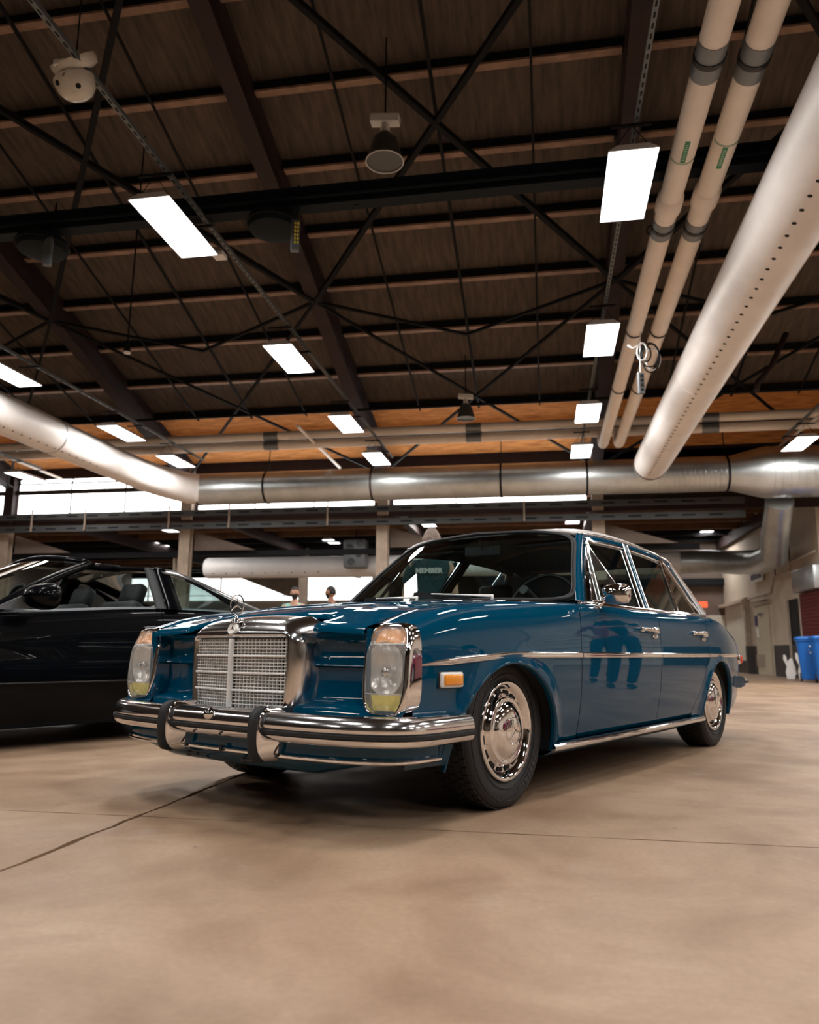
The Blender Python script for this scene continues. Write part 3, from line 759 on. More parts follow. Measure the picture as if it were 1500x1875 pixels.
# opened vent window on the driver's side, turned outwards
vw = empty('quarter_vent'); vw.parent = car
hx, hz = -.86, .84
A_ = gside(-.80, .86, .01); B_ = gside(-1.10, 1.19, .012); C_ = Vector((-.975, .885, .862)); 
MB().tube([A_, B_, C_, A_], .0045, n=8).build('vent_frame', 'chrome', vw, smooth=True)
MB().add([A_, B_, C_], [(0, 1, 2)]).build('vent_glass', 'clear_glass', vw)
MB().box(A_.lerp(B_, .42)+Vector((0, .012, 0)), (.03, .016, .02), bev=.004).build('vent_latch', 'chrome', vw, smooth=True)
# roof skin
rows = []
def roof_front(y): return -.965-.115*(abs(y)/.57)**2.4
def roof_pt(u, v):
    """u 0..1 front to rear, v -1..1 across"""
    y = v*.575; xf_ = roof_front(y); xr = -2.50-.0*(1-v*v)-.06*(1-v*v); x = lerp(xf_, xr, u)
    ze = RAIL(max(min(x, -1.08), -2.42))+.012
    yy = v*(.772-K*(ze-.838)+.002)
    crown = (.066*math.sin(PI*min(1, max(0, u*.93+.035)))**.38)*(1-abs(v)**7)**.8
    drop = -.02*max(0, u-.9)/.1
    return Vector((x, yy, ze+crown+drop))
MB().grid([[roof_pt(i/28, j/14-1) for j in range(29)] for i in range(29)]).build('roof', 'white_paint', car, smooth=True, solid=.02)['label'] = 'white-painted roof'
for s in (1, -1):
    # C pillar, white like the roof
    rows = []
    for k in range(13):
        t = k/12
        z = lerp(.838, 1.228, t)
        xfrt = lerp(-2.575, -2.415, t**1.0); xmid = lerp(-2.80, -2.52, t); xrr = lerp(-2.99, -2.60, t)
        a = gside(xfrt, z); b = Vector((xmid, .742-.42*(z-.838), z)); c = Vector((xrr, .640-.34*(z-.838), z+.008))
        row = []
        for q in [i/10 for i in range(11)]:
            row.append(mirror((1-q)**2*a+2*q*(1-q)*(b*1.0+(b-(a+c)/2)*.6)+q*q*c, s))
        rows.append(row)
    MB().grid(rows).build('rear_pillar', 'white_paint', car, smooth=True)['label'] = 'white-painted rear pillar'
    MB().grid([[Vector((p.x+.012, p.y-.020*s, p.z)) for p in r] for r in rows]).build('pillar_lining', 'interior', car, smooth=True)
# rear window and boot
rows = [[Vector((lerp(-2.98, -2.58, t)-.05*(1-(v)**2), v*lerp(.645, .51, t), lerp(.86, 1.245, t)+.02*(1-v*v)*t)) for v in lin(-1, 1, 12)] for t in lin(0, 1, 8)]
MB().grid(rows).build('rear_window', 'window_glass', car, smooth=True)
rows = []
for x in lin(-2.60, -3.60, 22):
    yt, zt_ = YT(x), ZT(x); rows.append([Vector((x, v*yt, zt_+.018*(1-v*v))) for v in lin(-1, 1, 20)])
MB().grid(rows).build('boot_lid', 'teal_paint', car, smooth=True)
tail = [mirror(side_pt(-3.60, lerp(.34, ZL, j/8)), 1) for j in range(9)]+[shoulder_pt(-3.60, j/8) for j in range(1, 9)]
rows = [[Vector((p.x-.05*math.sin(PI*min(1, max(0, (p.z-.3)/.5)))*(1-v*v*.6), p.y*v, p.z)) for v in lin(-1, 1, 12)] for p in tail]
MB().grid(rows).build('tail_panel', 'teal_paint', car, smooth=True)
for s in (1, -1):
    tl = MB().box(mirror(Vector((-3.56, .69, .565)), s), (.13, .05, .075), Matrix.Rotation(.45*s, 3, 'Z'), bev=.014).build('tail_lamp', 'chrome', car, smooth=True, angle=50)
    MB().box(mirror(Vector((-3.585, .695, .565)), s), (.10, .058, .060), Matrix.Rotation(.45*s, 3, 'Z'), bev=.012).build('tail_lens', 'red_lens', tl, smooth=True, angle=50)
rb = empty('rear_bumper'); rb.parent = car
rpath = [Vector((-x-2.84, y, 0)) for x, y in [(p.x*.92, p.y*.93) for p in path if p.x > .56]]
rpath = rpath[::-1]
bsweep([(-.04, .44), (-.01, .446), (.02, .43), (.03, .405), (.02, .375), (-.01, .36), (-.04, .36)], pathpts=rpath).build('bumper_bar', 'chrome', rb, smooth=True, angle=60)
bsweep([(.02, .412), (.036, .410), (.036, .396), (.02, .392)], pathpts=rpath).build('rubber_strip', 'rubber', rb, smooth=True)

# ---- windscreen, seal, wipers
def ws(t, v):
    """t 0 bottom..1 top, v -1..1"""
    yb, yt_ = .752, .570
    xb = -.52-.150*abs(v)**2.2; xt = -.965-.105*abs(v)**2.2
    zb = .868-.022*v*v; zt_ = 1.276-.040*abs(v)**2.2
    return Vector((lerp(xb, xt, t)+.018*math.sin(PI*t), v*lerp(yb, yt_, t), lerp(zb, zt_, t)))
MB().grid([[ws(i/14, j/14-1) for j in range(29)] for i in range(15)]).build('windscreen', 'window_glass', car, smooth=True)
def rim_pts(e=7, n=96, k=1.0):
    out = []
    for i in range(n):
        th = 2*PI*i/n; c, s_ = math.cos(th), math.sin(th)
        v = math.copysign(abs(c)**(2/e), c)*k; t = .5+.5*math.copysign(abs(s_)**(2/e), s_)*k; out.append(ws(t, v))
    return out
MB().tube(rim_pts(9), .012, n=10, closed=True).build('windscreen_seal', 'rubber', car, smooth=True)
MB().tube([p+Vector((.006, 0, .003)) for p in rim_pts(9, k=.985)], .0045, n=8, closed=True).build('windscreen_trim', 'dark_trim', car, smooth=True)
MB().tube([ws(0, v)+Vector((.024, 0, -.008)) for v in lin(-1.04, 1.04, 40)], .009, n=8).build('windscreen_base_trim', 'chrome', car, smooth=True)
for y0, y1, xo_ in ((-.05, -.52, 0), (.38, -.12, .0)):
    wp = empty('wiper'); wp.parent = car
    p0 = ws(0, y0/.735)+Vector((.065, 0, -.006)); p1 = ws(.07, y1/.735)+Vector((.022, 0, .010))
    MB().tube([p0, p0+Vector((-.01, 0, .022)), p0.lerp(p1, .35)+Vector((.02, 0, .016)), p0.lerp(p1, .75)+Vector((.006, 0, .010))], [.009, .008, .0045, .0035], n=8).build('wiper_arm', 'satin_metal', wp, smooth=True)
    MB().bar(p1, p0.lerp(p1, .28)+Vector((-.012, 0, .012)), .010, .024).build('wiper_blade', 'dark_trim', wp)
# ---- door mirror
dm = empty('side_mirror'); dm.parent = car
my = 1
base = Vector((-.80, .79, .822))
MB().box(base+Vector((0, .0, .0)), (.085, .03, .012), bev=.005).build('mirror_foot', 'chrome', dm, smooth=True)
MB().tube([base, base+Vector((.0, .022, .012)), base+Vector((-.005, .062, .050))], [.013, .010, .008], n=10).build('mirror_arm', 'chrome', dm, smooth=True)
mc = base+Vector((-.010, .098, .066)); rows = []
for dx, hw, hh, oy in ((.055, .004, .003, .0), (.050, .030, .022, 0), (.038, .052, .036, 0), (.018, .066, .046, .004), (-.006, .073, .050, .006), (-.022, .073, .050, .006), (-.026, .068, .046, .006), (-.022, .060, .040, .006), (-.018, .002, .002, .006)):
    rows.append([mc+Matrix.Rotation(-.25, 3, 'Z') @ Vector((dx, y+oy, z)) for y, z in rr(hw, hh, 32, 3.2, 0)])
MB().grid(rows, closed_v=True).build('mirror_shell', 'chrome', dm, smooth=True)

# ---- interior
MB().box((-.86, 0, .80), (.30, 1.36, .14), bev=.03).build('dashboard', 'interior', car, smooth=True, angle=50)
MB().box((-1.7, 0, .17), (2.9, 1.30, .03)).box((-.62, 0, .45), (.04, 1.3, .55)).box((-2.75, 0, .55), (.05, 1.2, .6)).build('cabin_floor', 'interior', car)
for s in (1, -1): MB().box((-1.55, .74*s, .5), (1.9, .03, .62)).build('door_lining', 'interior', car)
swc = Vector((-1.06, .36, .845)); R = Matrix.Rotation(-.42, 3, 'Y')
sw = empty('steering_wheel'); sw.parent = car
MB().tube([swc+R @ Vector((0, .205*math.cos(t), .205*math.sin(t))) for t in [2*PI*k/48 for k in range(48)]], .0105, n=10, closed=True).build('wheel_rim', 'dark_trim', sw, smooth=True)
MB().tube([swc+R @ Vector((0, .155*math.cos(t), .155*math.sin(t))) for t in [PI+PI*k/24 for k in range(25)]], .004, n=8).build('horn_ring', 'chrome', sw, smooth=True)
MB().bar(swc+R @ Vector((0, -.2, 0)), swc+R @ Vector((0, .2, 0)), .03, .012).tube([swc, swc+R @ Vector((.22, 0, 0))], .025, n=12).build('wheel_spoke', 'dark_trim', sw)
def seat(name, y, w, x, zt, hr=False):
    st = empty(name); st.parent = car
    MB().box((x+.24, y, .44), (.50, w, .16), bev=.045).build('seat_cushion', 'interior_grey', st, smooth=True)
    MB().box((x-.06, y, (.46+zt)/2), (.13, w, zt-.40), Matrix.Rotation(-.22, 3, 'Y'), bev=.05).build('seat_back', 'interior_grey', st, smooth=True)
    if hr: MB().box((x-.14, y, zt+.10), (.08, .26, .15), Matrix.Rotation(-.2, 3, 'Y'), bev=.035).build('headrest', 'interior_grey', st, smooth=True)
for y in (.36, -.36): seat('front_seat', y, .52, -1.62, .88, True)
seat('rear_seat', 0, 1.25, -2.42, .88)
MB().box((-1.03, 0.0, 1.185), (.02, .23, .062), Matrix.Rotation(.12, 3, 'Z'), bev=.008).tube([(-1.02, 0, 1.19), (-.995, 0, 1.245)], .006, n=8).build('rear_view_mirror', 'interior_grey', car, smooth=True, angle=50)
for y in (.36, -.36): MB().box((-1.13, y, 1.215), (.17, .42, .016), Matrix.Rotation(.25, 3, 'Y'), bev=.006).build('sun_visor', 'interior', car, smooth=True)
MB().grid([[roof_pt(.03+.94*i/10, (j/8-1)*.94)-Vector((0, 0, .045)) for j in range(17)] for i in range(11)]).build('headliner', 'interior', car, smooth=True)
# underside
MB().box((-1.5, 0, .215), (3.6, 1.05, .09)).box((-1.32, 0, .21), (1.95, 1.48, .06)).box((.20, 0, .31), (.8, .62, .22), bev=.05).box((-3.1, 0, .33), (.75, 1.1, .14)).build('underbody', 'underbody', car)
MB().tube([(-.3, -.3, .13), (-1.6, -.3, .12), (-2.0, -.3, .14), (-2.5, -.3, .14)], .022, n=8).tube([(-2.75, -.75, .30), (-2.75, .75, .30)], .04, n=10).tube([(0, -.6, .26), (0, .6, .26)], .035, n=10).build('exhaust', 'underbody', car, smooth=True)

# ---- wheels
def make_wheel(parent, x, s, name='wheel', lettering=False, R=.298):
    w = empty(name, (x, 0, 0)); w.parent = parent
    zc = R; yo = .752
    def L(prof, nm, m, n=56, ang=None):
        return MB().lathe([(r, (yo+d)*s) for r, d in prof], 'y', (0, 0, zc), n=n).build(nm, m, w, smooth=True, angle=ang)
    ty = L([(.186, -.175), (.20, -.19), (.24, -.198), (.272, -.190), (.290, -.176), (.2965, -.160), (.298, -.120), (.298, -.085), (.298, -.04), (.2965, -.018), (.290, -.004), (.278, .003), (.262, .006), (.245, .006), (.225, .003), (.208, -.004), (.198, -.010), (.190, -.012)], 'tyre', 'rubber', n=80)
    # tread grooves: raised blocks as one fine part
    tb = MB()
    for row_, yy in enumerate((-.150, -.118, -.086, -.054, -.026)):
        for k in range(56):
            th = 2*PI*(k+.5*(row_ % 2))/56; c = Vector((.2985*math.cos(th), (yo+yy)*s, zc+.2985*math.sin(th)))
            tb.box(c, (.006, .024, .027), Matrix.Rotation(-th, 3, 'Y'))
    tag(tb.build('tread', 'rubber', ty), kind='stuff')
    for rr_ in (.222, .268): MB().tube([(rr_*math.cos(t), (yo+.0055)*s, zc+rr_*math.sin(t)) for t in [2*PI*k/64 for k in range(64)]], .0016, n=6, closed=True).build('sidewall_ring', 'rubber', ty, smooth=True)
    if lettering:
        word = 'GENERAL'
        for j, word_c in enumerate((-50, 130)):
            for k, ch in enumerate(word):
                ang = math.radians(word_c+(k-3)*6.6)
                me = text_mesh(ch, .030, .0012, .0006); o = link('letter', me, 'rubber_mark', ty, smooth=False)
                # seen from outside (+y): x to the left; letters read along the rim with their tops outwards... tops towards the hub at the bottom
                c = Vector((-.247*math.cos(ang), (yo+.0065)*s, zc+.247*math.sin(ang)))
                up = Vector((math.cos(ang), 0, -math.sin(ang)))*(1 if j == 0 else 1)
                nrm = Vector((0, 1, 0)); rt = up.cross(nrm)
                o.matrix_local = Matrix.Translation(c) @ Matrix((rt, up, nrm)).transposed().to_4x4()
    L([(.197, -.012), (.198, -.003), (.195, .004), (.188, .006), (.180, .001), (.170, -.008), (.162, -.018)], 'trim_ring', 'chrome', ang=None)
    L([(.163, -.018), (.155, -.022), (.147, -.021), (.139, -.014), (.133, -.004)], 'wheel_disc', 'chrome')
    L([(.134, -.006), (.131, .002), (.124, .005), (.118, .002), (.112, .001), (.104, .010), (.088, .020), (.066, .028), (.040, .032), (.004, .033)], 'hubcap', 'chrome')
    hs = MB()
    for k in range(16):
        th = 2*PI*(k+.5)/16; c = Vector((.150*math.cos(th), (yo-.0195)*s, zc+.150*math.sin(th)))
        MB().box(c, (.017, .005, .036), Matrix.Rotation(-th, 3, 'Y'), bev=.002).build('vent_slot', 'underbody', w)
    e = MB().tube([(.052*math.cos(t), (yo+.0305)*s, zc+.052*math.sin(t)) for t in [2*PI*k/48 for k in range(48)]], .0016, n=6, closed=True)
    star(e, (0, (yo+.033)*s, zc), .050, .009, (0, s, 0), (.3, 0, .95), .004); e.build('wheel_emblem', 'chrome', w, smooth=True, angle=35)
    MB().lathe([(.0, (yo-.03)*s), (.185, (yo-.03)*s)], 'y', (0, 0, zc), n=40).build('wheel_back', 'underbody', w)
    return w
for x in (0, -2.72):
    for s in (1, -1): make_wheel(car, x, s, lettering=(s == 1))
# ================================================================= LOW BLACK COUPE (and the maroon one standing out of the frame)
def coupe(loc, rz, paint, label, mirror_side=True):
    c0 = empty('car', loc, rz, label, 'car')
    W = spline([(2.15, .55), (2.0, .72), (1.7, .84), (1.35, .88), (.8, .885), (0, .885), (-.7, .892), (-1.2, .895), (-1.6, .86), (-1.95, .76), (-2.12, .62)])
    BZ = spline([(2.15, .50), (2.0, .58), (1.6, .685), (1.2, .745), (.8, .795), (.5, .828), (.2, .850), (-.2, .880), (-.6, .902), (-1.0, .905), (-1.4, .90), (-1.8, .875), (-2.12, .80)])
    def low(x):
        for xc in (1.32, -1.13):
            q = (x-xc)/.345
            if abs(q) < 1: return .17+.47*math.sqrt(1-q*q)
        return .15
    def sp(x, t, s):
        w, b = W(x), BZ(x); lo = low(x)
        if t <= 1: z = lerp(lo, .60, t); y = w-.06*max(0, (.45-z)/.3)**1.5-.015*max(0, (z-.45)/.15)**2
        else: p = (t-1); z = lerp(.60, b, math.sin(p*PI/2)); y = w-.015-.075*(1-math.cos(p*PI/2))
        return Vector((x, y*s, z))
    def cs(xc): return [xc+.345*math.cos(PI*k/16) for k in range(17)]
    def strip_(xs, s, name, top=2):
        rows = [[sp(x, t, s) for t in lin(0, 2, 20)] for x in xs]
        return MB().grid(rows).build(name, paint, c0, smooth=True)
    for s in (1, -1):
        strip_(lin(2.15, 1.67, 8)+cs(1.32)[1:-1]+lin(.972, .703, 5), s, 'front_wing')
        strip_(lin(.697, -.597, 18), s, 'door')
        strip_(lin(-.603, -.785, 4)+cs(-1.13)[1:-1]+lin(-1.478, -2.12, 10), s, 'rear_wing')
        MB().grid([[Vector((x, (W(x)-.07)*s, .155)), Vector((x, (W(x)-.04)*s, .13)), Vector((x, .5*s, .13))] for x in lin(.95, -.77, 10)]).build('sill', paint, c0, smooth=True)
        for xc in (1.32, -1.13):
            wl = [[Vector((xc+.35*math.cos(t), .87*s, .17+.475*math.sin(t))), Vector((xc+.35*math.cos(t), .5*s, .17+.475*math.sin(t)))] for t in [PI*k/16 for k in range(17)]]
            MB().grid(wl).build('wheel_well', 'underbody', c0)
            wh = empty('wheel', (xc, 0, 0)); wh.parent = c0
            MB().lathe([(.19, .64*s), (.27, .63*s), (.315, .66*s), (.318, .80*s), (.30, .83*s), (.25, .835*s), (.215, .825*s)], 'y', (0, 0, .318), n=40).build('tyre', 'rubber', wh, smooth=True)
            MB().lathe([(.216, .825*s), (.205, .83*s), (.19, .78*s), (.06, .80*s), (.0, .81*s)], 'y', (0, 0, .318), n=40).build('wheel_rim', 'coupling_grey', wh, smooth=True)
            for k in range(5):
                a = 2*PI*k/5; MB().bar((.05*math.cos(a), .815*s, .318+.05*math.sin(a)), (.20*math.cos(a), .815*s, .318+.20*math.sin(a)), .045, .02, up=(0, 1, 0)).build('spoke', 'coupling_grey', wh)
    # bonnet, nose, tail, deck
    MB().grid([[Vector((x, v*(W(x)-.085), BZ(x)+.035*(1-v*v))) for v in lin(-1, 1, 16)] for x in lin(2.15, .50, 16)]).build('bonnet', paint, c0, smooth=True)
    MB().grid([[Vector((2.15+.10*(1-v*v), v*(W(2.15)-.02)*k, z)) for v in lin(-1, 1, 12)] for z, k in ((.20, .95), (.35, 1.0), (.48, 1.0), (BZ(2.15)+.01, .85))]).build('nose', paint, c0, smooth=True)
    MB().grid([[Vector((-2.12-.08*(1-v*v), v*(W(-2.12))*k, z)) for v in lin(-1, 1, 12)] for z, k in ((.25, .95), (.45, 1.0), (.62, 1.0), (.80, .88))]).build('tail_panel', paint, c0, smooth=True)
    MB().grid([[Vector((x, v*(W(x)-.085), BZ(x)+.02*(1-v*v))) for v in lin(-1, 1, 12)] for x in lin(-1.55, -2.14, 6)]).build('rear_deck', paint, c0, smooth=True)
    # windscreen
    MB().grid([[Vector((lerp(.62, -.13, t)+.22*(1-v*v)*(1-t*.6), v*lerp(.80, .60, t), lerp(.825, 1.205, t)+.055*(1-v*v))) for v in lin(-1, 1, 16)] for t in lin(0, 1, 8)]).build('windscreen', 'window_glass', c0, smooth=True)
    MB().tube([(-.13+.088*(1-v*v), v*.60, 1.205+.055*(1-v*v)) for v in lin(-1, 1, 20)], .022, n=8).build('windscreen_header', paint, c0, smooth=True)
    # roof bar behind the open roof panels, and the fastback
    MB().grid([[Vector((x, v*lerp(.60, .62, (x+.13)/-.7), 1.205+.045*(1-v*v)-.0*x)) for v in lin(-1, 1, 16)] for x in lin(-.62, -.84, 4)]).build('roof', paint, c0, smooth=True, solid=.03)
    MB().box((-.37, 0, 1.235), (.62, .30, .055), bev=.015).build('roof_spine', paint, c0, smooth=True, angle=50)
    hat = [(-.84, 1.205, .615), (-.98, 1.170, .625), (-1.15, 1.115, .645), (-1.35, 1.045, .675), (-1.55, .975, .70), (-1.72, .925, .72)]
    MB().grid([[Vector((x, v*(w-.06), z+.045*(1-v*v))) for v in lin(-1, 1, 14)] for x, z, w in hat]).build('rear_window', 'window_glass', c0, smooth=True)
    for s in (1, -1):
        # A pillar
        rows = []
        for t in lin(0, 1, 12):
            x = lerp(.60, -.14, t); z = lerp(.835, 1.205, t)+.022*math.sin(PI*t); y = lerp(.83, .60, t)
            rows.append([Vector((x+a, (y+b)*s, z+c)) for a, b, c in ((.05, -.02, -.02), (.045, .0, .0), (.0, .012, .012), (-.05, .006, .002), (-.055, -.02, -.02))])
        MB().grid(rows).build('windscreen_pillar', paint, c0, smooth=True)
        MB().prism([(.62, .835), (.30, .865), (.34, .93), (.42, .935)], .845*s, .865*s, axis='y').build('mirror_triangle', 'coupling_grey', c0)
        # B pillar: grey plastic inside, black outside
        def pil(x0, x1, w, m, name, off=0):
            rows = []
            for t in lin(0, 1, 10):
                x = lerp(x0, x1, t); z = lerp(.90, 1.215, t); y = lerp(.86, .615, t)+off
                rows.append([Vector((x+a*w, (y+b)*s, z)) for a, b in ((-1, -.03), (-1, 0), (0, .008), (1, 0), (1, -.03))])
            MB().grid(rows).build(name, m, c0, smooth=True)
        pil(-.600, -.640, .035, 'interior_grey', 'door_seal_pillar', -.02)
        pil(-.700, -.730, .055, paint, 'centre_pillar')
        # quarter window and fastback side
        q = [(-.76, .905, .855), (-.785, 1.15, .665), (-.90, 1.130, .675), (-1.05, 1.065, .72), (-1.20, .975, .79), (-1.27, .915, .845)]
        MB().add([(x, y*s, z) for x, z, y in q], [tuple(range(6))]).build('quarter_window', 'window_glass', c0)
        # frame around it: lower edge curve against roof side
        rows = []
        for (x, z, w_) in [(-.70, 1.215, .615), (-.84, 1.207, .617)]+hat[1:]+[(-1.9, .90, .74)]:
            zi = z-.045; rows.append([Vector((x, (w_-.06)*s, z+.012)), Vector((x, (w_)*s, z)), Vector((x-.01, (w_+.05)*s, z-.045))])
        MB().grid(rows).build('roof_side', paint, c0, smooth=True)
        rows = []
        for (a, b) in zip([(-.90, 1.155, .665), (-1.05, 1.10, .70), (-1.20, 1.04, .735), (-1.38, .97, .77), (-1.62, .915, .80)], [(-.90, 1.130, .677), (-1.06, 1.062, .725), (-1.20, .975, .79), (-1.27, .915, .85), (-1.50, .905, .86)]):
            rows.append([Vector((lerp(a[0], b[0], k/3), lerp(a[2], b[2], k/3)*s, lerp(a[1], b[1], k/3))) for k in range(4)])
        MB().grid(rows).build('rear_pillar', paint, c0, smooth=True)
        MB().grid([[Vector((x, (W(x)-.085+d)*s, BZ(x)+z)) for d, z in ((.012, -.004), (.006, .012), (-.02, .012))] for x in lin(.66, -1.3, 18)]).build('belt_moulding', 'coupling_grey', c0, smooth=True)
        # rub strip
        MB().grid([[Vector((x, (W(x)+d-.012)*s, .40+z)) for d, z in ((0, .008), (.010, .004), (.010, -.004), (0, -.008))] for x in lin(.96, -.77, 12)]).build('rub_strip', 'dark_trim', c0, smooth=True)
        # mirror
        mr = empty('side_mirror'); mr.parent = c0
        MB().grid([[Vector((.36+dx*1.2, (1.0+y*1.25)*s, .925+z*1.25)) for y, z in rr(hw, hh, 28, 2.6, 0)] for dx, hw, hh in ((.10, .01, .008), (.085, .06, .035), (.05, .095, .055), (.0, .11, .066), (-.03, .108, .064), (-.035, .01, .008))], closed_v=True).build('mirror_shell', 'black_paint', mr, smooth=True)
        MB().box((.36, .90*s, .89), (.07, .12, .035), bev=.01).build('mirror_arm', 'black_paint', mr, smooth=True)
        st = empty('seat'); st.parent = c0
        MB().box((-.50, .36*s, .70), (.14, .46, .55), Matrix.Rotation(-.32, 3, 'Y'), bev=.05).build('seat_back', 'interior', st, smooth=True)
        MB().box((-.66, .36*s, 1.02), (.10, .25, .17), Matrix.Rotation(-.3, 3, 'Y'), bev=.04).build('headrest', 'interior', st, smooth=True)
        MB().box((-.15, .36*s, .42), (.5, .48, .14), bev=.04).build('seat_cushion', 'interior', st, smooth=True)
    MB().box((.38, 0, .80), (.34, 1.4, .12), bev=.04).build('dashboard', 'interior', c0, smooth=True)
    MB().tube([Vector((.20, .36+.18*math.cos(t), .86+.17*math.sin(t))) for t in [2*PI*k/32 for k in range(32)]], .014, n=8, closed=True).build('steering_wheel', 'dark_trim', c0, smooth=True)
    MB().box((-.1, 0, .165), (3.6, 1.2, .05)).box((.1, 0, .17), (1.5, 1.6, .05)).box((-1.2, 0, .75), (.7, 1.3, .2)).build('underbody', 'underbody', c0)
    return c0
def car2hall(x, y):
    c, s = math.cos(car_rz), math.sin(car_rz); return (car_xy[0]+c*x-s*y, car_xy[1]+s*x+c*y)
coupe((*car2hall(0, -3.30), 0), car_rz, 'black_paint', 'low black coupe with open roof panels parked beside the blue saloon')
# ================================================================= PEOPLE
def skin_mesh(chains, name='tmp', sub=2):
    """chains: list of polylines of (point, radius); a chain's first point may be ('join', chain, index)"""
    vs = []; es = []; rs = []; idx = []
    for ch in chains:
        ids = []
        for k, it in enumerate(ch):
            if it[0] == 'join': ids.append(idx[it[1]][it[2]]); continue
            ids.append(len(vs)); vs.append(it[0]); rs.append(it[1])
        es += list(zip(ids[:-1], ids[1:])); idx.append(ids)
    me = bpy.data.meshes.new(name); me.from_pydata(vs, es, []); o = bpy.data.objects.new(name, me); COL.objects.link(o)
    sk = o.modifiers.new('skin', 'SKIN'); sk.use_smooth_shade = True
    for i, d in enumerate(me.skin_vertices[0].data):
        r = rs[i]; d.radius = r if isinstance(r, tuple) else (r, r); d.use_root = (i == 0)
    ss = o.modifiers.new('sub', 'SUBSURF'); ss.levels = ss.render_levels = sub
    dg = bpy.context.evaluated_depsgraph_get(); m2 = bpy.data.meshes.new_from_object(o.evaluated_get(dg)); bpy.data.objects.remove(o); return m2
def head_mesh(c, r=.088):
    """ovoid head with brow, nose, mouth, chin and ears; faces +x"""
    bm = bmesh.new(); bmesh.ops.create_uvsphere(bm, u_segments=32, v_segments=24, radius=1)
    for v in bm.verts:
        x, y, z = v.co
        sx, sy, sz = 1.08, .86, 1.32
        if z < 0: k = 1+z*.34; y *= k; x = x*(1+z*.16) + (.10*(-z) if x > 0 else -.06*z*-1)
        if x > 0:
            g = math.exp(-((y/.20)**2))
            x += .26*g*math.exp(-((z+.10)/.17)**2)              # nose
            x -= .09*math.exp(-((abs(y)-.36)/.17)**2)*math.exp(-((z-.10)/.13)**2)   # eye sockets
            x += .05*math.exp(-((z-.30)/.14)**2)                # brow
            x -= .05*math.exp(-((z+.30)/.06)**2)*math.exp(-(y/.4)**2)
            x += .06*math.exp(-((z+.42)/.10)**2)*math.exp(-(y/.35)**2)
            x += .09*math.exp(-((z+.85)/.2)**2)*math.exp(-(y/.4)**2)
        v.co = Vector((x*sx, y*sy, z*sz))*r+Vector(c)
    for s in (1, -1):
        r2 = bmesh.ops.create_uvsphere(bm, u_segments=10, v_segments=8, radius=1)
        for v in r2['verts']: v.co = Vector((v.co.x*.018-.006, s*(.078)+v.co.y*.010, v.co.z*.032-.004))*(r/.088)+Vector(c)
    return bm
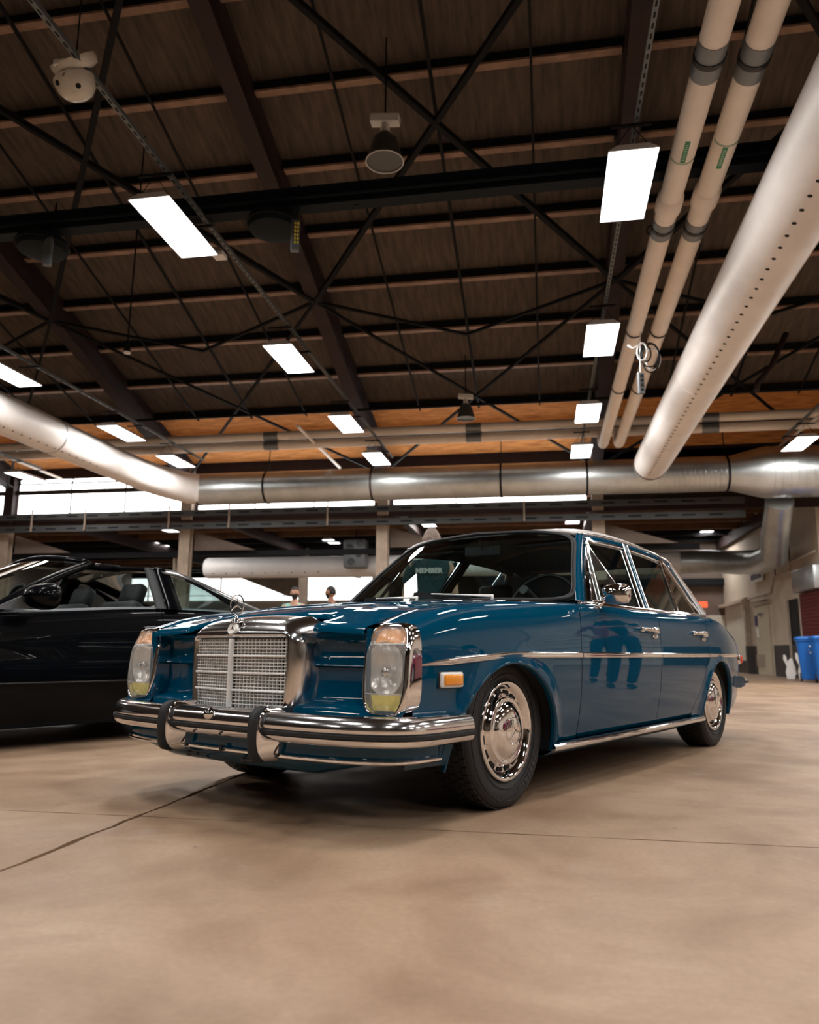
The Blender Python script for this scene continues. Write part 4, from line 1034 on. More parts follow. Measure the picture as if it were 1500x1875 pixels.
def person(loc, rz, label, skin='skin', shirt='shirt_black', hair='hair_dark', beard=False, H=1.76, pants='denim', armpose='down', lean=0.0, headturn=0.0, curly=False, group=None, writing=None, hat=None, headtilt=0.0):
    k = H/1.76
    p0 = empty('person', loc, rz, label, 'person', group)
    J = lambda x, y, z: Vector(((x+lean*max(0, z-.9)), y, z))*k
    chains = [[(J(0, 0, .96), (.13*k, .10*k)), (J(0, 0, 1.10), (.125*k, .09*k)), (J(.0, 0, 1.25), (.145*k, .10*k)), (J(0, 0, 1.38), (.14*k, .09*k)), (J(0, 0, 1.46), (.07*k, .06*k)), (J(.01, 0, 1.53), .052*k), (J(.015, 0, 1.60), .050*k)]]
    hands = []
    for s in (1, -1):
        sh = J(0, .175*s, 1.415)
        if armpose == 'fold': el = J(.05, .27*s, 1.15); wr = J(.22, .05*s, 1.18)
        elif armpose == 'hip': el = J(-.10, .33*s, 1.17); wr = J(.06, .20*s, 1.02)
        else: el = J(-.01, .235*s, 1.13); wr = J(.05, .25*s, .88)
        chains.append([('join', 0, 3), (sh, .062*k), (sh.lerp(el, .5), .050*k), (el, .040*k), (el.lerp(wr, .4), .040*k), (wr, .026*k)])
        hands.append((el, wr, s))
    for s in (1, -1):
        hip = J(0, .095*s, .92); hip.x = 0
        chains.append([('join', 0, 0), (Vector((0, .095*s, .90))*k, .085*k), (Vector((.01, .10*s, .70))*k, .072*k), (Vector((.02, .105*s, .50))*k, .052*k), (Vector((.0, .105*s, .34))*k, .052*k), (Vector((-.01, .105*s, .10))*k, .036*k)])
    bme = skin_mesh(chains)
    bm = bmesh.new(); bm.from_mesh(bme)
    hc = J(.02, 0, 1.655)
    hb = head_mesh((0, 0, 0), .086*k); Rh = Matrix.Rotation(headturn, 4, 'Z') @ Matrix.Rotation(headtilt, 4, 'Y')
    bmesh.ops.transform(hb, matrix=Matrix.Translation(hc) @ Rh, verts=hb.verts[:])
    tmp = bpy.data.meshes.new('h'); hb.to_mesh(tmp); hb.free(); bm.from_mesh(tmp)
    # hands: palm and five fingers each
    for el, wr, s in hands:
        d = (wr-el).normalized(); side = Vector((1, 0, 0)) if abs(d.x) < .7 else Vector((0, 0, 1)); side = (side-d*side.dot(d)).normalized(); nrm = d.cross(side).normalized()*s
        ch = [[(wr, .024*k), (wr+d*.04*k, (.036*k, .018*k)), (wr+d*.085*k, (.038*k, .016*k))]]
        hm = skin_mesh(ch, sub=1); b2 = bmesh.new(); b2.from_mesh(hm)
        for q, (off, ln) in enumerate(((-.028, .055), (-.010, .068), (.009, .072), (.027, .062))):
            a = wr+d*.080*k-side*off*k; cu = -nrm*.012*k
            fm = skin_mesh([[(a, .0088*k), (a+d*ln*.5*k+cu*.4, .008*k), (a+d*ln*k+cu*1.6, .0068*k)]], sub=1); b2.from_mesh(fm)
        a = wr+d*.030*k+side*.022*k
        fm = skin_mesh([[(a, .011*k), (a+(d*.6+side*.7)*.032*k, .010*k), (a+(d*.9+side*.45)*.062*k, .008*k)]], sub=1); b2.from_mesh(fm)
        t2 = bpy.data.meshes.new('hh'); b2.to_mesh(t2); b2.free(); bm.from_mesh(t2)
    me = bpy.data.meshes.new('body'); bm.to_mesh(me); bm.free(); me.shade_smooth()
    o = link('body', me, skin, p0); 
    # eyes
    for s in (1, -1):
        e = MB().lathe([(.009*k, 0), (.008*k, .004*k), (.0, .006*k)], 'x', (0, 0, 0), n=12); 
        eo = e.build('eye', 'eye', o, smooth=True); eo.matrix_local = Matrix.Translation(hc) @ Rh @ Matrix.Translation(Vector((.082, .030*s, .010))*k)
    # shirt
    sc = [[(J(0, 0, .90), (.155*k, .12*k)), (J(0, 0, 1.08), (.150*k, .112*k)), (J(0, 0, 1.25), (.165*k, .118*k)), (J(0, 0, 1.385), (.158*k, .108*k)), (J(0, 0, 1.455), (.085*k, .075*k))]]
    for el, wr, s in hands:
        sh = J(0, .18*s, 1.415); sc.append([('join', 0, 3), (sh, .078*k), (sh.lerp(el, .45), .072*k), (sh.lerp(el, .72), .070*k)])
    so = link('shirt', skin_mesh(sc), shirt, p0)
    # trousers and shoes
    tc = [[(Vector((0, 0, .97))*k, (.140*k, .108*k)), (Vector((0, 0, .90))*k, (.145*k, .11*k))]]
    for s in (1, -1): tc.append([('join', 0, 1), (Vector((0, .10*s, .84))*k, .098*k), (Vector((.01, .105*s, .66))*k, .086*k), (Vector((.02, .108*s, .46))*k, .068*k), (Vector((-.005, .108*s, .25))*k, .064*k), (Vector((-.01, .108*s, .09))*k, .060*k)])
    link('trousers', skin_mesh(tc), pants, p0)
    for s in (1, -1):
        sho = link('shoe', skin_mesh([[(Vector((-.045, .108*s, .052))*k, .048*k), (Vector((.06, .112*s, .046))*k, (.044*k, .040*k)), (Vector((.16, .118*s, .036))*k, (.044*k, .030*k))]]), 'shoe', p0)
    # hair
    hbm = bmesh.new(); bmesh.ops.create_uvsphere(hbm, u_segments=32, v_segments=20, radius=1)
    for v in list(hbm.verts):
        x, y, z = v.co
        if z < .42 and x > .18 or z < -.35: hbm.verts.remove(v)
    for v in hbm.verts:
        x, y, z = v.co; kk = 1.07+(.10*(math.sin(x*17+y*11)*math.sin(z*13+y*19)) if curly else .02*math.sin(x*9)*math.sin(y*7))+(.10 if curly else 0)
        v.co = Vector((x*1.08*kk-.05, y*.88*kk, z*1.30*kk))*.086*k
    hm = bpy.data.meshes.new('hair'); hbm.to_mesh(hm); hbm.free(); hm.shade_smooth()
    ho = link('hair', hm, hair, o); ho.matrix_local = Matrix.Translation(hc) @ Rh; md = ho.modifiers.new('solid', 'SOLIDIFY'); md.thickness = .008
    if beard:
        bb = bmesh.new(); bmesh.ops.create_uvsphere(bb, u_segments=28, v_segments=20, radius=1)
        for v in list(bb.verts):
            x, y, z = v.co
            if z > -.12 or x < -.15: bb.verts.remove(v)
        for v in bb.verts:
            x, y, z = v.co; v.co = Vector((x*1.16+.02, y*.80*(1+z*.12), z*1.62+.04))*.086*k
        b3 = bpy.data.meshes.new('beard'); bb.to_mesh(b3); bb.free(); b3.shade_smooth()
        bo = link('beard', b3, 'hair_dark', o); bo.matrix_local = Matrix.Translation(hc) @ Rh; md = bo.modifiers.new('solid', 'SOLIDIFY'); md.thickness = .008
    if writing:
        me = text_mesh(writing, .068*k, .001, .003)
        for v in me.vertices:     # wrap the letters round the back
            pass
        w = link('lettering', me, 'white_plastic', so, smooth=False)
        w.matrix_local = Matrix.Translation(J(-.152, 0, 1.345)) @ Matrix(((0, 0, -1), (-1, 0, 0), (0, 1, 0))).to_4x4()
    return p0
# ================================================================= THE HALL   (X right, Y depth, Z up)
BAYX = [-25.9, -20.45, -15.0, -9.55, -4.10, 1.35, 6.80, 12.25]
HH = 11.5                                   # roof height above Y = 0
def rz(Y): return HH-.30*Y
YE = 19.55
# ---- floor of cast slabs with open joints
floor = struct(MB().box((0, 14, -.09), (52, 66, .10)).build('floor', 'joint_dark'))
XJ = [-25, -18.4, -12.8, -7.2, -1.50, 4.3, 10.0, 15.6, 25]; YJ = [-18, -8.6, -2.9, 2.80, 8.5, 14.2, 20.0, 26, 36, 46]
for i in range(len(XJ)-1):
    for j in range(len(YJ)-1):
        x0, x1, y0, y1 = XJ[i], XJ[i+1], YJ[j], YJ[j+1]
        if x0 >= 10 and y0 > 26: continue
        a, b = .009, .0045
        # slightly ragged edges near the camera
        near = (x0 == -1.5 or x1 == -1.5 or x0 == -7.2) and -9 < y0 < 9
        if near:
            poly = []; n = 70
            def jit(h): return h*random.uniform(.2, 1.8)
            for k in range(n): poly.append((lerp(x0+a, x1-a, k/n), y0+jit(b)))
            for k in range(n): poly.append((x1-jit(a), lerp(y0+b, y1-b, k/n)))
            for k in range(n): poly.append((lerp(x1-a, x0+a, k/n), y1-jit(b)))
            for k in range(n): poly.append((x0+jit(a), lerp(y1-b, y0+b, k/n)))
        else: poly = [(x0+a, y0+b), (x1-a, y0+b), (x1-a, y1-b), (x0+a, y1-b)]
        MB().prism(poly, -.05, 0, axis='z').build('floor_slab', 'concrete', floor)

# ---- roof: boards between purlins, one set per bay
roof = empty('ceiling', (0, 0, 0), kind='structure')
PY = [17.10-1.282*k for k in range(0, 15)][::-1]+[18.35, 19.5]
th = math.atan(.30); Rr = Matrix.Rotation(-th, 3, 'X')
bmesh_cache = {}
for i in range(len(BAYX)-1):
    for j in range(len(PY)-1):
        y0, y1 = PY[j], PY[j+1]; xm = (BAYX[i]+BAYX[i+1])/2; ym = (y0+y1)/2
        L = (y1-y0)/math.cos(th)-.02; om = 'roof_board_orange_daylit' if y0 > 17 else 'roof_board'
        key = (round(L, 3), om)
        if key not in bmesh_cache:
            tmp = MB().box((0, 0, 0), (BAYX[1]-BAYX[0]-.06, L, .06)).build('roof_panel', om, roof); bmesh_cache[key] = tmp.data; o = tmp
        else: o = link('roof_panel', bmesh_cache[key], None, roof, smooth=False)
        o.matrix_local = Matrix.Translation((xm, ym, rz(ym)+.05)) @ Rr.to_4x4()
    for j, y in enumerate(PY[:-1]):
        x0, x1 = BAYX[i]+.14, BAYX[i+1]-.14; z = rz(y); w = 'wood_strip_orange_daylit' if y > 16.9 else 'wood_strip'
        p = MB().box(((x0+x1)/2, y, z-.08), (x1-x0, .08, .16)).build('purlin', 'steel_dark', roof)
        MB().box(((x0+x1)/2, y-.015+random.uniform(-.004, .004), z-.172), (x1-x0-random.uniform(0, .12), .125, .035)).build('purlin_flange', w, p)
# other slope and closing surfaces, seen in reflections and by the light
MB().box((0, -3.2, rz(-.8)+.1), (46, 7.2, .1)).build('roof_ridge', 'roof_board', roof)
MB().box((0, -12.5, 9.6), (46, 16.5, .1), Matrix.Rotation(th, 3, 'X')).build('roof_far_slope', 'roof_board', roof)
struct(MB().box((-22.5, 13, 3.5), (.2, 66, 18)).build('wall_left', 'brown_wall'))
wr_ = struct(MB().box((12.6, 3.0, 6), (.2, 42, 13)).build('wall_right', 'beige_wall'))
MB().box((12.47, 3.0, .5), (.06, 34, 1.0)).build('wainscot', 'dark_wainscot', wr_)
struct(MB().box((0, -18, 6), (46, .2, 13)).build('wall_front', 'beige_wall'))
for n_, (ya, yb) in enumerate(((-3, 1.6), (11, 15.5))):
    d = empty('door_%d' % (n_+3), kind='structure')
    for k in range(12): MB().box((12.44, (ya+yb)/2, .16+.31*k), (.05, yb-ya, .285), bev=.01).build('door_slat', 'cream_wall', d)
# ---- rafters
for x in BAYX:
    rf = empty('rafter', kind='structure')
    rf.name = 'trim_1'
    a = Vector((x, 3, rz(3)-.28)); b = Vector((x, YE, rz(YE)-.28))
    MB().bar(a, b, .03, .5).build('beam_web', 'steel_red', rf)
    for dz in (-.26, .24): MB().bar(a+Vector((0, 0, dz)), b+Vector((0, 0, dz)), .27, .03).build('beam_flange', 'steel_red', rf)
    a = Vector((x, 3, rz(3)-.28)); b = Vector((x, -18, rz(3)+1.2-21*.24)); MB().bar(a, b, .25, .5).build('beam_rear', 'steel_red', rf)
# ---- bracing rods in the roof plane
def rp(x, y, d=.55): return (x, y, rz(y)-d)
for i in range(2, len(BAYX)-1):
    x0, x1 = BAYX[i], BAYX[i+1]; xm = (x0+x1)/2
    br = empty('roof_bracing', label='crossed dark rods under the roof '+['over the left duct at the far left', 'over the black coupe, left of the widest rafter', 'in the middle, behind the dark bell lamp', 'at the right, behind the cream pipes', 'in the bay beyond the right edge'][i-2], cat='bracing', group='roof bracing rods, one crossed set per bay')
    for a, b in (((x0, 6.5), (x1, 13.05)), ((x1, 6.5), (x0, 13.05))): MB().bar(rp(*a), rp(*b), .085, .085).build('brace', 'steel_dark', br)
    for a, b in (((x0, 13.05), (xm, 14.2)), ((x1, 13.05), (xm, 14.2)), ((x0, 13.05), (x1, 19.3)), ((x1, 13.05), (x0, 19.3))): MB().bar(rp(*a), rp(*b), .05, .05).build('brace', 'steel_dark', br)
    for f in (.25, .5, .75):
        xx = lerp(x0, x1, f); MB().bar(rp(xx, 4, .30), rp(xx, 17, .30), .035 if f != .5 else .05, .03).build('sag_rod', 'steel_dark', br)
# ---- long dark crane beam with cable drums
cb = empty('crane_beam', label='long black beam crossing the hall under the roof', cat='beam')
PB0, PB1 = Vector((-24, 7.15, 5.28)), Vector((12, 7.15, 5.28))
MB().bar(PB0, PB1, .05, .20).build('beam_web', 'steel_blue', cb)
for dz in (-.10, .10): MB().bar(PB0+Vector((0, 0, dz)), PB1+Vector((0, 0, dz)), .16, .022).build('beam_flange', 'steel_blue', cb)
MB().tube([PB0+Vector((.3, -.1, -.03)), PB1+Vector((0, -.1, -.03))], .02, n=8).build('conduit', 'steel_blue', cb)
for (u, v), lab in (((80, 425), 'black cable drum under the black beam at the far left'), ((503, 372), 'black cable drum under the black beam near the middle')):
    c = at(u, v, 7.15); c.z = 5.09
    d = empty('cable_drum', c, label=lab, cat='cable drum', group='cable drums')
    MB().lathe([(.0, .02), (.17, .02), (.26, .0), (.275, -.07), (.25, -.13), (.17, -.15), (0, -.15)], 'z', (0, 0, 0), n=32).build('drum', 'steel_blue', d, smooth=True, angle=40)
    MB().tube([(.277*math.cos(t), .277*math.sin(t), -.07) for t in [2*PI*k/32 for k in range(32)]], .012, n=8, closed=True).build('drum_rim', 'steel_dark', d, smooth=True)
    MB().box((0, 0, .05), (.26, .12, .06), bev=.01).build('trolley', 'steel_blue', d)
for (u, v), lab in (((541, 432), 'grey pendant control box with rows of yellow buttons'), ((88, 460), 'dark pendant control box hanging at the far left')):
    c = at(u, v, 7.0)
    d = empty('pendant_control', c, label=lab, cat='control box')
    R = Matrix.Rotation(.3, 3, 'Z')
    MB().box((0, 0, 0), (.085, .07, .34), R, bev=.012).build('box', 'strut_steel', d, smooth=True, angle=40)
    for r_ in range(6):
        for q in (-1, 1): MB().box(R @ Vector((q*.014+.012, -.038, .12-r_*.042)), (.018, .01, .022), R).build('button', 'yellow_inner' if u > 300 else 'strut_steel', d)
    MB().tube([(0, 0, .17), (.01, .03, .30), (-.01, .08, .62)], .010, n=8).build('cable', 'steel_dark', d, smooth=True)
MB().tube([at(575, 355, 7.15), at(610, 372, 7.15), at(655, 376, 7.15), at(690, 355, 7.15)], .008, n=8).build('slack_cable', 'steel_dark', cb, smooth=True)

# ---- ceiling fixtures
FX0 = None
def fixture(x, y, z=4.83, label='', group='long white high-bay fixtures', w=.42, l=1.12, energy=1.0):
    global FX0
    if FX0 is None:
        f = empty('high_bay_light', (x, y, z))
        # trapezoid housing open below
        rows = []
        for zz, k in ((.0, 1.0), (.012, 1.0), (.075, .62), (.08, .0)):
            rows.append([Vector((-w/2*k, -l/2*(1-(1-k)*.12), zz)), Vector((w/2*k, -l/2*(1-(1-k)*.12), zz)), Vector((w/2*k, l/2*(1-(1-k)*.12), zz)), Vector((-w/2*k, l/2*(1-(1-k)*.12), zz))])
        MB().grid(rows, closed_v=True).build('housing', 'fixture_white', f)
        MB().box((0, 0, .004), (w-.012, l-.012, .006)).build('diffuser', 'diffuser', f)
        gr = MB()
        for k in range(9): gr.box((-w/2+.03+k*(w-.06)/8, l/2-.075, -.002), (.016, .03, .004), Matrix.Rotation(.5 if k % 2 else -.5, 3, 'Z'))
        tag(gr.build('grille_pattern', 'diffuser_bar', f), kind='stuff')
        for sy in (-1, 1):
            hw = MB(); hw.tube([(-w*.45, sy*l*.42, .03), (0, sy*l*.42, .30)], .004, n=6).tube([(w*.45, sy*l*.42, .03), (0, sy*l*.42, .30)], .004, n=6)
            hw.box((0, sy*l*.42, .297), (.34, .03, .02))
            hw.build('hanger_wire', 'steel_dark', f)
        FX0 = f
    else: f = copy_tree(FX0); f.location = (x, y, z)
    tag(f, label, 'ceiling light', group)
    ld = bpy.data.lights.new('lamp', 'AREA'); ld.shape = 'RECTANGLE'; ld.size = w-.04; ld.size_y = l-.04; ld.energy = LAMP_W*energy; ld.color = LAMP_COL
    lo = bpy.data.objects.new('lamp', ld); COL.objects.link(lo); lo.parent = f; lo.location = (0, 0, -.006)
    return f
ordn = ['nearest', 'second', 'third', 'farthest']
YF = [6.75, 10.37, 13.72, 16.43]
for k, y in enumerate(YF): fixture(.84, y, label='white high-bay light, %s in the row left of the cream pipes' % ordn[k])
for k, y in enumerate(YF):
    f_ = fixture(-3.62, y, label='white high-bay light, %s in the row at left of the middle' % ordn[k])
    if k == 0: MB().box((.20, .63, .03), (.13, .13, .05), bev=.008).build('driver_box', 'fixture_white', f_)
for k, y in enumerate([10.30, 13.68, 16.0]): fixture(-8.2, y, label='white high-bay light, %s above the curved left duct' % ['nearest', 'second', 'third'][k])
for k, y in enumerate([10.3, 13.7, 17.0]):
    fixture(-12.7, y, label='white high-bay light hanging lowest at the far left' if k == 2 else 'high-bay light of the outer left row, outside the frame', group='long white high-bay fixtures' if k == 2 else 'high-bay fixtures outside the frame')
for k, y in enumerate([7.0, 10.3, 13.7, 16.45]):
    fixture(5.2 if k == 3 else 5.3, y, label='white high-bay light at the right above the wide end of the duct' if k == 3 else 'high-bay light of the right row, outside the frame', group='long white high-bay fixtures' if k == 3 else 'high-bay fixtures outside the frame')
for x in (.84, -3.62, -8.2, 5.3, 9.8):
    for y, en in ((3.2, 1.0), (-.3, .7), (-3.8, .35)):
        fixture(x, y, label='high-bay light behind the photographer', group='high-bay fixtures outside the frame', energy=en)
for y in (7, 11.5, 16): fixture(9.8, y, label='unseen high-bay light added in the far right row, outside the frame', group='high-bay fixtures outside the frame')  # unseen row; the deepest lamp is added to brighten the right wall
p = at(1472, 858, 17.0)
fixture(p.x+.42, 15.3, label='white high-bay light cut by the right edge of the frame')

# perforated channels carrying the rows
def channel(a, b, label, n=60):
    a = Vector(a); b = Vector(b)
    e = empty('strut_channel', label=label, cat='channel')
    MB().bar(a, b, .042, .042).build('channel_bar', 'strut_steel', e)
    sl = MB(); d = b-a
    for k in range(n): sl.box(a+d*((k+.5)/n)+Vector((0, 0, -.0215)), (.016, d.length/n*.5, .003))
    tag(sl.build('slot', 'underbody', e), kind='stuff')
channel((-3.50, 2.0, 5.16), (-3.50, 17.6, 5.16), 'perforated steel channel above the row at left of the middle', 150)
channel((.88, 2.0, 5.16), (.88, 17.2, 5.16), 'perforated steel channel above the row left of the cream pipes', 150)
channel((-8.1, 6, 5.16), (-8.1, 17.2, 5.16), 'perforated steel channel above the row over the left duct', 60)
channel((5.1, 8, 5.16), (5.1, 17.2, 5.16), 'perforated steel channel above the right row', 60)
channel((-12.6, 9, 5.16), (-12.6, 17.4, 5.16), 'perforated steel channel above the outer left row', 40)
for (a, b), lab in ((((545, 780), (622, 856)), 'thin pale pipe sloping beside the farthest left fixtures'), (((0, 832), (122, 880)), 'thin pale pipe at the left edge above the bright windows'), (((1500, 762), (1408, 832)), 'thin pale pipe at the right edge')):
    A = atz(*a, 5.4); B = atz(*b, 5.4)
    tag(MB().tube([A, B], .035, n=10).build('conduit_pipe', 'pipe_cream', smooth=True, angle=40), lab, 'pipe')

# ---- disc lamp, bell lamps, hanging bulb
c = at(135, 150, 4.95); dl = empty('dome_lamp', c, label='cream enamel dome with two holes hanging beside the channel', cat='lamp')
Rt = Matrix.Rotation(-.25, 3, 'Y') @ Matrix.Rotation(.30, 3, 'X')
MB().lathe([(.0, -.16), (.06, -.155), (.11, -.13), (.145, -.085), (.16, -.03), (.162, 0), (.150, 0), (.145, -.03), (.1, -.11), (0, -.14)], 'z', (0, 0, .02), n=40, R=Rt).build('dome', 'enamel', dl, smooth=True, angle=60)
for nn in ((-.42, -.72, -.55), (.62, -.45, -.64)):
    nn = Vector(nn).normalized(); MB().lathe([(0, .006), (.020, .006), (.021, .0)], 'z', Vector((nn.x*.148, nn.y*.148, .0+nn.z*.155)), n=20, R=nn.to_track_quat('Z', 'Y').to_matrix()).build('hole', 'underbody', dl)
Rg = Matrix.Rotation(-.25, 3, 'Y') @ Matrix.Rotation(.75, 3, 'X')
MB().lathe([(.12, .0), (.175, .02), (.19, .07), (.185, .10), (.17, .07), (.12, .03)], 'z', (.02, .02, .10), n=40, R=Rg).build('ring_reflector', 'enamel', dl, smooth=True, angle=60)
MB().box((-.02, -.12, .05), (.11, .10, .05), bev=.008).build('junction_box', 'fixture_white', dl)
MB().tube([(.0, -.13, -.0), (.02, -.15, -.05), (.0, -.14, -.06)], .004, n=6).build('wire', 'steel_dark', dl)
MB().tube([(.0, 0, .1), (.0, 0, 3.2)], .006, n=6).build('suspension', 'steel_dark', dl)
for (u, v, Y, D), lab in (((705, 268, 9.0, .50), 'dark bell-shaped lamp hanging in the middle of the roof'), ((853, 752, 15.6, .40), 'grey bell-shaped lamp hanging farther back')):
    c = at(u, v, Y); k = D/.44
    bl = empty('bell_lamp', c, label=lab, cat='lamp')
    MB().lathe([(.07*k, .16*k), (.11*k, .13*k), (.14*k, .08*k), (.17*k, -.02*k), (.20*k, -.14*k), (.215*k, -.19*k), (.22*k, -.20*k), (.205*k, -.19*k), (.14*k, -.02*k), (.05*k, .12*k)], 'z', n=40).build('shade', 'lamp_metal', bl, smooth=True, angle=60)
    MB().lathe([(0, -.185*k), (.205*k, -.187*k)], 'z', n=40).build('lamp_lens', 'lamp_metal', bl)
    MB().tube([(.217*k*math.cos(t), .217*k*math.sin(t), -.20*k) for t in [2*PI*q/40 for q in range(40)]], .006*k, n=6, closed=True).build('rim_ring', 'satin_metal', bl, smooth=True)
    MB().lathe([(0, .34*k), (.05*k, .33*k), (.055*k, .20*k), (.07*k, .15*k)], 'z', n=24).build('socket', 'satin_metal', bl, smooth=True, angle=40)
    MB().box((0, 0, .34*k), (.34*k, .13*k, .10*k), Matrix.Rotation(.1, 3, 'Y'), bev=.01).build('ballast_box', 'white_plastic', bl)
    MB().tube([(0, 0, .36*k), (0, 0, rz(Y)-c.z)], .012, n=8).build('suspension', 'steel_dark', bl)
c = at(233, 640, 10.0); hb_ = empty('pendant_bulb', c, label='small pendant lamp with a pale face on a long dark cord', cat='lamp')
MB().lathe([(.015, .14), (.03, .10), (.045, .0), (.055, -.04)], 'z', n=20).build('socket', 'steel_dark', hb_, smooth=True)
MB().lathe([(.053, -.04), (.05, -.06), (.0, -.075)], 'z', n=20).build('lens', 'white_plastic', hb_, smooth=True)
MB().tube([(0, 0, .13), (.03, 0, rz(10)-c.z)], .012, n=6).build('cord', 'steel_dark', hb_)

# ---- ducts
def duct_path(name, pts, r, m, label, rings=(), ringm='steel_dark', n=40, cat='duct', ridges=None, cap=True):
    e = empty(name, label=label, cat=cat)
    MB().tube(pts, r, n=n, caps=cap).build('duct_shell', m, e, smooth=True, angle=60)
    return e
def ringat(e, c, nrm, r, w=.05, m='steel_dark', t=.012, name='strap'):
    q = Vector(nrm).normalized().to_track_quat('Z', 'Y').to_matrix()
    MB().lathe([(r, -w/2), (r+t, -w/2), (r+t, w/2), (r, w/2)], 'z', c, n=40, R=q).build(name, m, e, smooth=True, angle=40)
YD, ZD = 18.06, 4.62
back_duct = duct_path('main_duct', [(-8.6, YD, ZD), (-4, YD, ZD), (1.0, YD, ZD), (4.2, YD, ZD), (4.9, YD, ZD), (14, YD, ZD)], [.40, .40, .40, .40, .58, .58], 'galvanized', 'large galvanized round duct running across the back of the hall')
for x in (-8.55, -6.75, -4.05, -.95, 1.02, 4.10): ringat(back_duct, (x, YD, ZD), (1, 0, 0), .40, .05, 'steel_red' if x in (-8.55, -4.05) else 'steel_dark')
rg = MB()
for k in range(24):
    x = 2.6+k*.11
    if x < 4.15: rg.tube([(x, YD+.403*math.cos(t), ZD+.403*math.sin(t)) for t in [2*PI*q/36 for q in range(36)]], .006, n=5, closed=True)
for k in range(20): x = 5.0+k*.16; rg.tube([(x, YD+.583*math.cos(t), ZD+.583*math.sin(t)) for t in [2*PI*q/36 for q in range(36)]], .007, n=5, closed=True)
tag(rg.build('duct_ridge', 'galvanized', back_duct, smooth=True), kind='stuff')
for x in (-6.75, -4.05, -.95, 1.02, 4.10): MB().tube([(x, YD, ZD+.4), (x, YD+.1, rz(YD)-.2)], .012, n=6).build('hanger_rod', 'steel_dark', back_duct)
# curved left duct
XL, RL = -9.2, .345
pts = [(XL, 3.0, 4.62), (XL, 8, 4.62), (XL, 12, 4.62), (XL, 15.2, 4.62)]
for k in range(1, 9): a = PI/2*k/8*1.0; pts.append((XL+1.0*(1-math.cos(a))*.75, 15.4+2.66*math.sin(a), 4.62))
left_duct = duct_path('left_duct', pts, [RL]*4+[RL+.05*k/8 for k in range(1, 9)], 'duct_white', 'long pale round duct with air holes at the left edge')
for y in (9.6, 12.9): ringat(left_duct, (XL, y, 4.62), (0, 1, 0), RL, .03, 'galvanized', .006)
def holes(e, X, Z, R, y0, y1, n, ang, rad=.017):
    me = None
    for k in range(n):
        y = y0*(y1/y0)**(k/(n-1)) if False else lerp(y0, y1, k/(n-1))
        nrm = Vector((math.sin(ang), 0, -math.cos(ang))); q = nrm.to_track_quat('Z', 'Y').to_matrix().to_4x4()
        if me is None:
            o = MB().lathe([(0, .002), (rad*.96, .002), (rad, 0)], 'z', n=14).build('air_hole', 'underbody', e); me = o.data
        else: o = link('air_hole', me, None, e, smooth=False)
        o.matrix_local = Matrix.Translation(Vector((X, y, Z))+nrm*(R+.0005)) @ q
holes(left_duct, XL, 4.62, RL, 5, 14.2, 40, .55)
# right-hand perforated duct
XR, ZR, RR = 2.34, 4.67, .36
right_duct = duct_path('perforated_duct', [(XR, 2.2, ZR)]+[(XR, y, ZR) for y in lin(4, 16.9, 10)]+[(XR, 17.2, ZR), (XR, 17.28, ZR)], [RR]*12+[RR*.96, RR*.86], 'duct_white', 'big pale round duct with a row of air holes running overhead at the right', n=56)
ringat(right_duct, (XR, 17.05, ZR), (0, 1, 0), RR-.01, .05, 'dark_trim', .014)
for y in (11.4,): ringat(right_duct, (XR, y, ZR), (0, 1, 0), RR-.002, .04, 'duct_white', .008, 'seam')
MB().tube([(XR+.29, 2.3, ZR-.22), (XR+.29, 16.8, ZR-.22)], .006, n=6).build('seam', 'duct_white', right_duct)
holes(right_duct, XR, ZR, RR, 4.2, 16.6, 60, -.30, .021)
# twin cream pipes
for n_, (xp, lab) in enumerate(((1.32, 'left cream pipe of the overhead pair, with grey couplings'), (1.655, 'right cream pipe of the overhead pair, with grey couplings'))):
    r = .108
    pts = [(xp, 1.5, 5.04), (xp, 6, 5.04), (xp, 12, 5.04), (xp, 16.5, 5.04), (xp, 16.72, 5.07), (xp, 16.85, 5.16), (xp, 16.87, 5.275)]
    pe = empty('pipe', label=lab, cat='pipe', group='twin cream pipes')
    MB().tube(pts, r, n=36).build('pipe_wall', 'pipe_cream', pe, smooth=True, angle=60)
    for k, v in enumerate((125, 430, 617, 720)):
        u = [(1297, 1390), (1213, 1270), (1163, 1210), (1135, 1178)][k][n_]
        d = ray(u, v); Y = d.y*(5.04-.108-CAMH)/d.z; w = (.36, .30, .14, .10)[k]
        ringat(pe, (xp, Y, 5.04), (0, 1, 0), r, w, 'coupling_grey' if k < 2 else 'pipe_cream', .006, 'coupling')
        ringat(pe, (xp, Y, 5.04), (0, 1, 0), r, .05, 'dark_trim', .014, 'clamp')
    Y = 7.42 if n_ == 0 else 7.35
    MB().lathe([(r, -.14), (r+.018, -.12), (r+.022, 0), (r+.02, .10), (r, .14)], 'y', (xp, Y, 5.04), n=36).build('bell_joint', 'pipe_cream', pe, smooth=True)
    # green markings
    Yg = 6.62 if n_ == 0 else 6.42
    for k in range(22):
        a = -PI+.3+k*.115
        MB().box((xp+(r+.001)*math.cos(a), Yg, 5.04+(r+.001)*math.sin(a)), (.003, .022, .006), Matrix.Rotation(-a, 3, 'Y')).build('green_tick', 'green_label', pe)
    sgn = -1 if n_ == 0 else 1
    a = -PI/2-.12
    g = MB().box((xp+(r+.001)*math.cos(a), Yg+sgn*.17, 5.04+(r+.001)*math.sin(a)), (.003, .30, .044), Matrix.Rotation(-a, 3, 'Y')).build('green_label', 'green_label', pe)
    for k in range(9): MB().box((xp+(r+.0028)*math.cos(a), Yg+sgn*(.06+.026*k), 5.04+(r+.0028)*math.sin(a)), (.002, .008, .026), Matrix.Rotation(-a, 3, 'Y')).build('mark', 'pale_mark', g)
